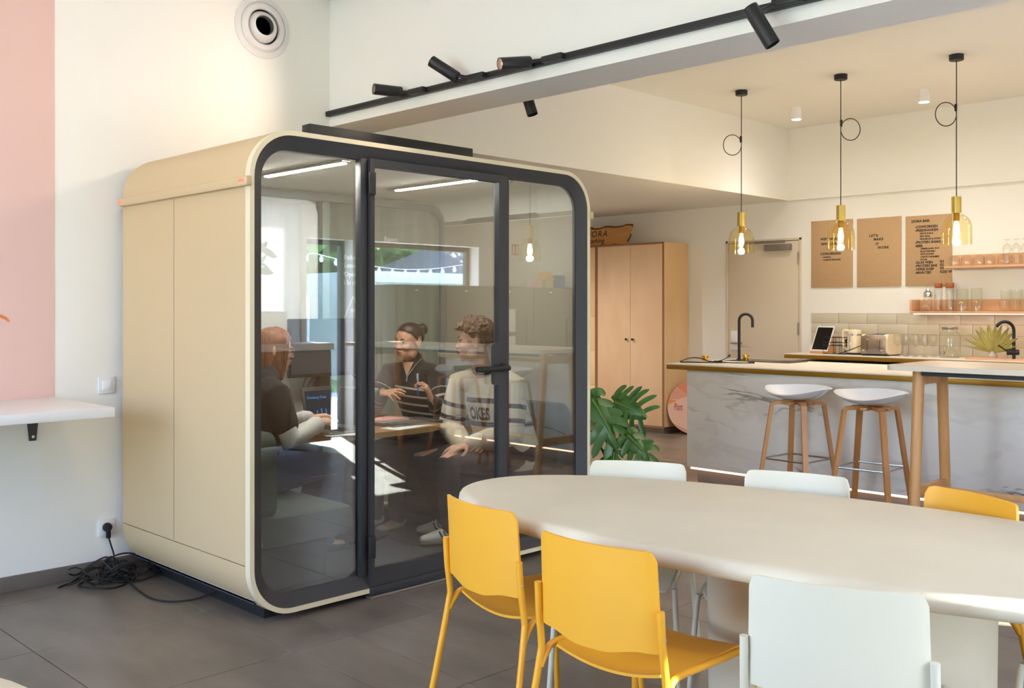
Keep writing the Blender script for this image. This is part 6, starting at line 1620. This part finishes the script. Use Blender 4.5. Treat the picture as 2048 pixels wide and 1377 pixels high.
def build_man():
    t = thing('person', 'man with curly brown hair in a cream striped sweater seated in profile', 'person', (-4.15, 4.10, .10))
    V = Vector
    P, Wst, Ch, Up, N = V((-4.16, 4.11, .57)), V((-4.16, 4.08, .70)), V((-4.165, 4.02, .87)), V((-4.175, 3.985, .975)), V((-4.185, 3.965, 1.03))
    L = V((.94, .34, 0)).normalized(); f = V((.34, -.94, 0)).normalized()
    SR, SL = V((-4.345, 3.915, .955)), V((-4.02, 4.035, .955))
    ER, WR = V((-4.40, 3.885, .69)), V((-4.17, 3.795, .605)); EL, WL = V((-3.985, 3.985, .675)), V((-4.115, 3.755, .635))
    KR, KL = V((-4.33, 3.60, .545)), V((-4.11, 3.60, .545)); AR, AL = V((-4.24, 3.73, .20)), V((-4.08, 3.62, .20))
    h = Head((-4.205, 3.895, 1.205), (-.70, -.71, -.04), (0, 0, 1), 1.02)
    b = MB(); h.skin(b, 1.04); h.neck(b, N - V((0, 0, .02)), .054)
    limb(b, [P, Wst, Ch, Up], [(.15, .10), (.14, .095), (.155, .10), (.11, .065)], L)
    for S, E_, W_ in ((SR, ER, WR), (SL, EL, WL)): limb(b, [S, E_, W_], [.045, .038, .026])
    for K, A, q in ((KR, AR, -1), (KL, AL, 1)):
        limb(b, [P + L * (.08 * q), K, A], [.07, .052, .036]); limb(b, [A + V((0, 0, -.03)), A + V((-.06, -.06, -.06))], [.032, .028])
    hand(b, WL, (-.15, -.97, -.22), (.15, -.2, .96), -1, (8, 8, 10, 12), 5, 1.05, 5)
    hand(b, WR, (.90, -.35, -.12), (-.2, -.3, -.92), 1, (18, 18, 20, 24), 4, 1.02, 15)
    fuse(b, 'body', 'skin_a', t, .0042, 2)
    h.details(t, 'lip', 'brow')
    s = MB()
    limb(s, [P + V((0, 0, -.055)), P + V((0, 0, .02)), Wst, Ch, Up, Up + V((0, 0, .04))], [(.185, .14), (.200, .150), (.190, .140), (.190, .128), (.155, .092), (.085, .068)], L, 28)
    for S, E_, W_, q in ((SR, ER, WR, -1), (SL, EL, WL, 1)):
        limb(s, [Up + L * (.08 * q), S, S.lerp(E_, .5), E_, E_.lerp(W_, .5), W_.lerp(E_, .12), W_.lerp(E_, .02)], [.082, .080, .078, .080, .066, .048, .034])
    so = fuse(s, 'sweater', 'knit_cream', t, .006, 3)
    def fn(p):
        best = None
        for S, E_, W_ in ((SR, ER, WR), (SL, EL, WL)):
            t1, d1 = seg_s(p, S, E_); t2, d2 = seg_s(p, E_, W_)
            if d1 < .088 and t1 > .2: best = (d1, t1 * .28) if best is None or d1 < best[0] else best
            if d2 < .088 and t2 > .05: best = (d2, .5) if best is None or d2 < best[0] else best
        if best and best[0] < .083: return min(abs(best[1] - .125), abs(best[1] - .205)) / .013 * .5
        return min(abs(p.z - .868), abs(p.z - .728)) / .015 * .5
    stripes(so, fn)
    # chest letters laid onto the knit
    tree = BVHTree.FromPolygons([v.co for v in so.data.vertices], [tuple(q.vertices) for q in so.data.polygons])
    me = text_mesh('OKES', .098, extrude=.0004, space=1.0, bold=.004)
    me.transform(Matrix.Diagonal((.60, 1.0, 1.0, 1.0)))
    o0 = Ch + V((0, 0, -.113)) + L * -.118 + f * .5 - rootloc(t)
    bm = bmesh.new(); bm.from_mesh(me); bmesh.ops.subdivide_edges(bm, edges=[e for e in bm.edges if e.calc_length() > .012], cuts=3); bm.to_mesh(me); bm.free()
    for v in me.vertices:
        q = o0 + L * v.co.x + V((0, 0, 1)) * v.co.y; hit = tree.ray_cast(q, -f)
        v.co = (hit[0] + f * .0022) if hit[0] is not None else q - f * .38
    me.materials.clear(); me.materials.append(MT['ink']); o = bpy.data.objects.new('chest_lettering', me); COL.objects.link(o); o.parent = t
    for r, z, mt, w in ((.066, .012, 'trouser', .0065), (.063, .026, 'blouse', .006)):
        c = MB(); c.tube([N + L * (r * cos(a)) + f * (r * 1.02 * sin(a) + .004) + V((0, 0, z - .022 * max(0, sin(a)))) for a in [2 * pi * i / 32 for i in range(32)]], w, 8, closed=True); c.build('collar', mt, t)
    tr = MB()
    for K, A, q in ((KR, AR, -1), (KL, AL, 1)): limb(tr, [P + L * (.08 * q) + V((0, 0, -.03)), (P + L * (.08 * q)).lerp(K, .5) + V((0, 0, -.02)), K + V((0, 0, -.015)), A], [.105, .092, .078, .066])
    limb(tr, [P + L * -.09, P + L * .09], [.115, .115]); fuse(tr, 'trousers', 'trouser', t, .008, 2)
    for A, d in ((AR, V((-.76, -.65, 0))), (AL, V((-.5, -.86, 0)))):
        sd = V((-d.y, d.x, 0)).normalized(); d = d.normalized(); base = V((A.x, A.y, .105))
        sh = MB(); limb(sh, [base - d * .05 + V((0, 0, .045)), base + d * .04 + V((0, 0, .05)), base + d * .12 + V((0, 0, .036)), base + d * .165 + V((0, 0, .03))], [(.038, .040), (.042, .042), (.044, .028), (.036, .020)], sd); limb(sh, [base - d * .02 + V((0, 0, .08)), base - d * .0 + V((0, 0, .10))], [.042, .040]); so_ = sh.build('shoe', 'shoe_white', t)
        sl = MB(); limb(sl, [base - d * .055 + V((0, 0, .012)), base + d * .04 + V((0, 0, .012)), base + d * .17 + V((0, 0, .012))], [(.040, .012), (.042, .012), (.038, .012)], sd); sl.build('sole', 'shoe_sole', so_)
        for k in range(3):
            for q in (1, -1):
                st = MB(); limb(st, [base + d * (.01 + .024 * k) + sd * (.044 * q) + V((0, 0, .028)), base + d * (.035 + .024 * k) + sd * (.040 * q) + V((0, 0, .075))], [.0045, .0045], None, 6); st.build('side_stripe', 'trouser', so_)
        for k in range(4):
            la = MB(); limb(la, [base + d * (.055 + .02 * k) - sd * .020 + V((0, 0, .094 - .010 * k)), base + d * (.055 + .02 * k) + sd * .020 + V((0, 0, .094 - .010 * k))], [.003, .003], None, 6); la.build('lace', 'paper', so_)
    # curls: a dense cap of small knots, heavier on top and forward over the brow, short at the nape
    rnd = random.Random(4); c = MB()
    for _ in range(1300):
        ax = rnd.uniform(-pi, pi); el = math.acos(rnd.uniform(-.47, 1)); a = abs(ax)
        lim = 1.12 if a < .9 else (1.12 + .5 * (a - .9) / .45 if a < 1.35 else (1.70 if a < 1.48 else (1.36 if a < 1.85 else 2.05)))
        if el > lim: continue
        low = el > 1.38
        r = 1.0 + .05 * (not low) + .13 * max(0, cos(el)) + (.06 if a < 1.0 else 0) + rnd.uniform(-.04, .15) * (.2 if low else 1)
        q = (.076 * r * sin(el) * sin(ax), -.012 + .096 * r * sin(el) * cos(ax), .034 + .084 * r * cos(el))
        s_ = rnd.uniform(.009, .0145) * (.75 if low else 1)
        c.ell(h.p(*q), (s_, s_ * rnd.uniform(.7, 1.2), s_ * rnd.uniform(.7, 1.2)), h.R @ Euler((rnd.uniform(0, 3), rnd.uniform(0, 3), 0)).to_matrix(), 8, 6)
    fuse(c, 'hair', 'hair_brown', t, .0035, 1, .15)

def build_woman_vest():
    t = thing('person', 'woman with auburn bob and glasses in black top and jeans, typing', 'person', (-4.50, 2.62, .10))
    V = Vector
    P, Wst, Ch, Up, N = V((-4.50, 2.63, .57)), V((-4.495, 2.645, .70)), V((-4.49, 2.675, .88)), V((-4.495, 2.695, .985)), V((-4.505, 2.715, 1.035))
    L = V((-.97, .20, 0)).normalized(); f = V((.20, .97, 0)).normalized()
    SR, SL = V((-4.335, 2.665, .965)), V((-4.655, 2.73, .965))
    ER, WR = V((-4.255, 2.695, .745)), V((-4.345, 2.925, .800)); EL, WL = V((-4.72, 2.82, .755)), V((-4.53, 3.0, .810))
    KR, KL = V((-4.36, 3.04, .57)), V((-4.55, 3.06, .56)); AR, AL = V((-4.37, 2.98, .19)), V((-4.56, 2.98, .19))
    h = Head((-4.555, 2.790, 1.180), (.34, .94, -.10), (0, 0, 1), .98)
    b = MB(); h.skin(b, .93); h.neck(b, N - V((0, 0, .02)), .045)
    limb(b, [P, Wst, Ch, Up], [(.14, .095), (.125, .085), (.14, .095), (.10, .06)], L)
    for S, E_, W_ in ((SR, ER, WR), (SL, EL, WL)): limb(b, [S, E_, W_], [.040, .034, .023])
    for K, A, q in ((KR, AR, -1), (KL, AL, 1)):
        limb(b, [P + L * (.08 * q), K, A], [.065, .05, .035]); limb(b, [A + V((0, -.02, -.03)), A + V((.0, .10, -.05))], [.03, .026])
    hand(b, WR, (-.32, .94, .12), (.25, 0, .96), -1, (20, 20, 22, 26), 5, .97, 12)
    hand(b, WL, (.42, .90, .10), (0, 0, 1), 1, (22, 22, 24, 28), 5, .97, 12)
    fuse(b, 'body', 'skin_a', t, .0042, 2)
    h.details(t)
    s = MB()
    for S, E_, W_, q in ((SR, ER, WR, -1), (SL, EL, WL, 1)):
        limb(s, [Up + L * (.08 * q), S, S.lerp(E_, .5), E_, E_.lerp(W_, .5), W_.lerp(E_, .10)], [.05, .060, .060, .056, .048, .040])
        a, d = W_.lerp(E_, .13), (W_ - E_).normalized(); limb(s, [a - d * .03, a, a + d * .012], [.044, .049, .043])
    fuse(s, 'blouse', 'blouse', t, .006, 2)
    v = MB(); limb(v, [P + V((0, 0, -.03)), Wst, Ch, Up, Up + V((0, 0, .035))], [(.165, .12), (.155, .115), (.170, .122), (.150, .088), (.085, .066)], L, 28)
    for S, q in ((SR, -1), (SL, 1)): limb(v, [Up + L * (.08 * q), S, S.lerp(ER if q < 0 else EL, .35), S.lerp(ER if q < 0 else EL, .66)], [.070, .072, .070, .066])
    limb(v, [N + V((0, 0, -.03)), N + V((0, .004, .012))], [(.066, .062), (.057, .057)], L, 20); fuse(v, 'vest', 'vest', t, .006, 3)
    tr = MB()
    for K, A, q in ((KR, AR, -1), (KL, AL, 1)): limb(tr, [P + L * (.08 * q) + V((0, 0, -.02)), (P + L * (.08 * q)).lerp(K, .5), K, K.lerp(A, .5), A], [.105, .094, .078, .066, .052])
    limb(tr, [P + L * -.08, P + L * .08], [.115, .115]); fuse(tr, 'jeans', 'denim', t, .007, 2)
    st = MB(); a, c = P + L * -.08, KR; pts = [a.lerp(c, q) + V((.085 - .018 * q, 0, -.03)) for q in (.15, .4, .65, .9)]
    for i in range(22):
        q = .15 + .75 * i / 22; p0 = a.lerp(c, q) + V((.094 - .020 * q, 0, -.035)); p1 = a.lerp(c, q + .018) + V((.094 - .020 * q, 0, -.035)); limb(st, [p0, p1], [.0016, .0016], None, 5)
    so = st.build('seam_stitching', 'stitch', t); so['kind'] = 'stuff'
    for A in (AR, AL):
        sh = MB(); limb(sh, [A + V((0, -.03, -.045)), A + V((0, .05, -.055)), A + V((.0, .13, -.06))], [(.036, .032), (.038, .026), (.034, .020)], (1, 0, 0)); sh.build('shoe', 'blk', t)
    # bob: smooth crown and a curtain of strands to the jaw
    m = MB(); nu, nv = 84, 26; vs = []; fs = []
    A0 = radians(44)
    for i in range(nu + 1):
        ax = A0 + (2 * pi - 2 * A0) * i / nu          # angle from the face, going round the back
        q = abs((i / nu) * 2 - 1)                     # 1 at the face edges
        for j in range(nv + 1):
            w = j / nv
            if w < .5:
                el = (pi / 2) * (w / .5); r = 1.13
                p = (.074 * r * sin(el) * sin(ax), -.012 + .094 * r * sin(el) * cos(ax), .034 + .082 * 1.10 * cos(el))
            else:
                k = (w - .5) / .5; r = 1.13 + .06 * sin(pi * k) - .10 * k + .035 * sin(i * 1.9) * k * .6 + .02 * sin(i * .7)
                drop = .185 - .02 * q * 0 + .012 * sin(i * 2.7)
                p = (.074 * r * sin(ax) * (1 - .06 * k), -.012 + .094 * r * cos(ax) * (1 - .12 * k), .034 - drop * k)
            vs.append(h.p(*p))
    for i in range(nu):
        for j in range(nv): fs.append((i * (nv + 1) + j, i * (nv + 1) + j + 1, (i + 1) * (nv + 1) + j + 1, (i + 1) * (nv + 1) + j))
    m.add(vs, fs); o = m.build('hair', 'hair_auburn', t, sharp=70); sm = o.modifiers.new('s', 'SOLIDIFY'); sm.thickness = .010; sm.offset = -1
    scalp_shell(h, 'hair_fringe', 'hair_auburn', t, lambda ax, el: el < 1.12 + .25 * abs(ax) and abs(ax) < 1.25, lambda ax, el: .11 - .03 * (el > .9) + .01 * sin(ax * 30))
    g = MB()
    for q in (1, -1):
        g.tube([h.p(q * .034 + .024 * cos(a), .092 - .010 * abs(cos(a)) * 0, .002 + .021 * sin(a)) for a in [2 * pi * i / 20 for i in range(20)]], .0022, 6, closed=True)
        g.tube([h.p(q * .057, .090, .008), h.p(q * .084, .06, .010), h.p(q * .088, -.01, .008)], .002, 6)
    g.tube([h.p(-.011, .094, .006), h.p(0, .099, .009), h.p(.011, .094, .006)], .002, 6); g.build('glasses', 'shoe_sole', t)
build_woman_striped(); build_man(); build_woman_vest()
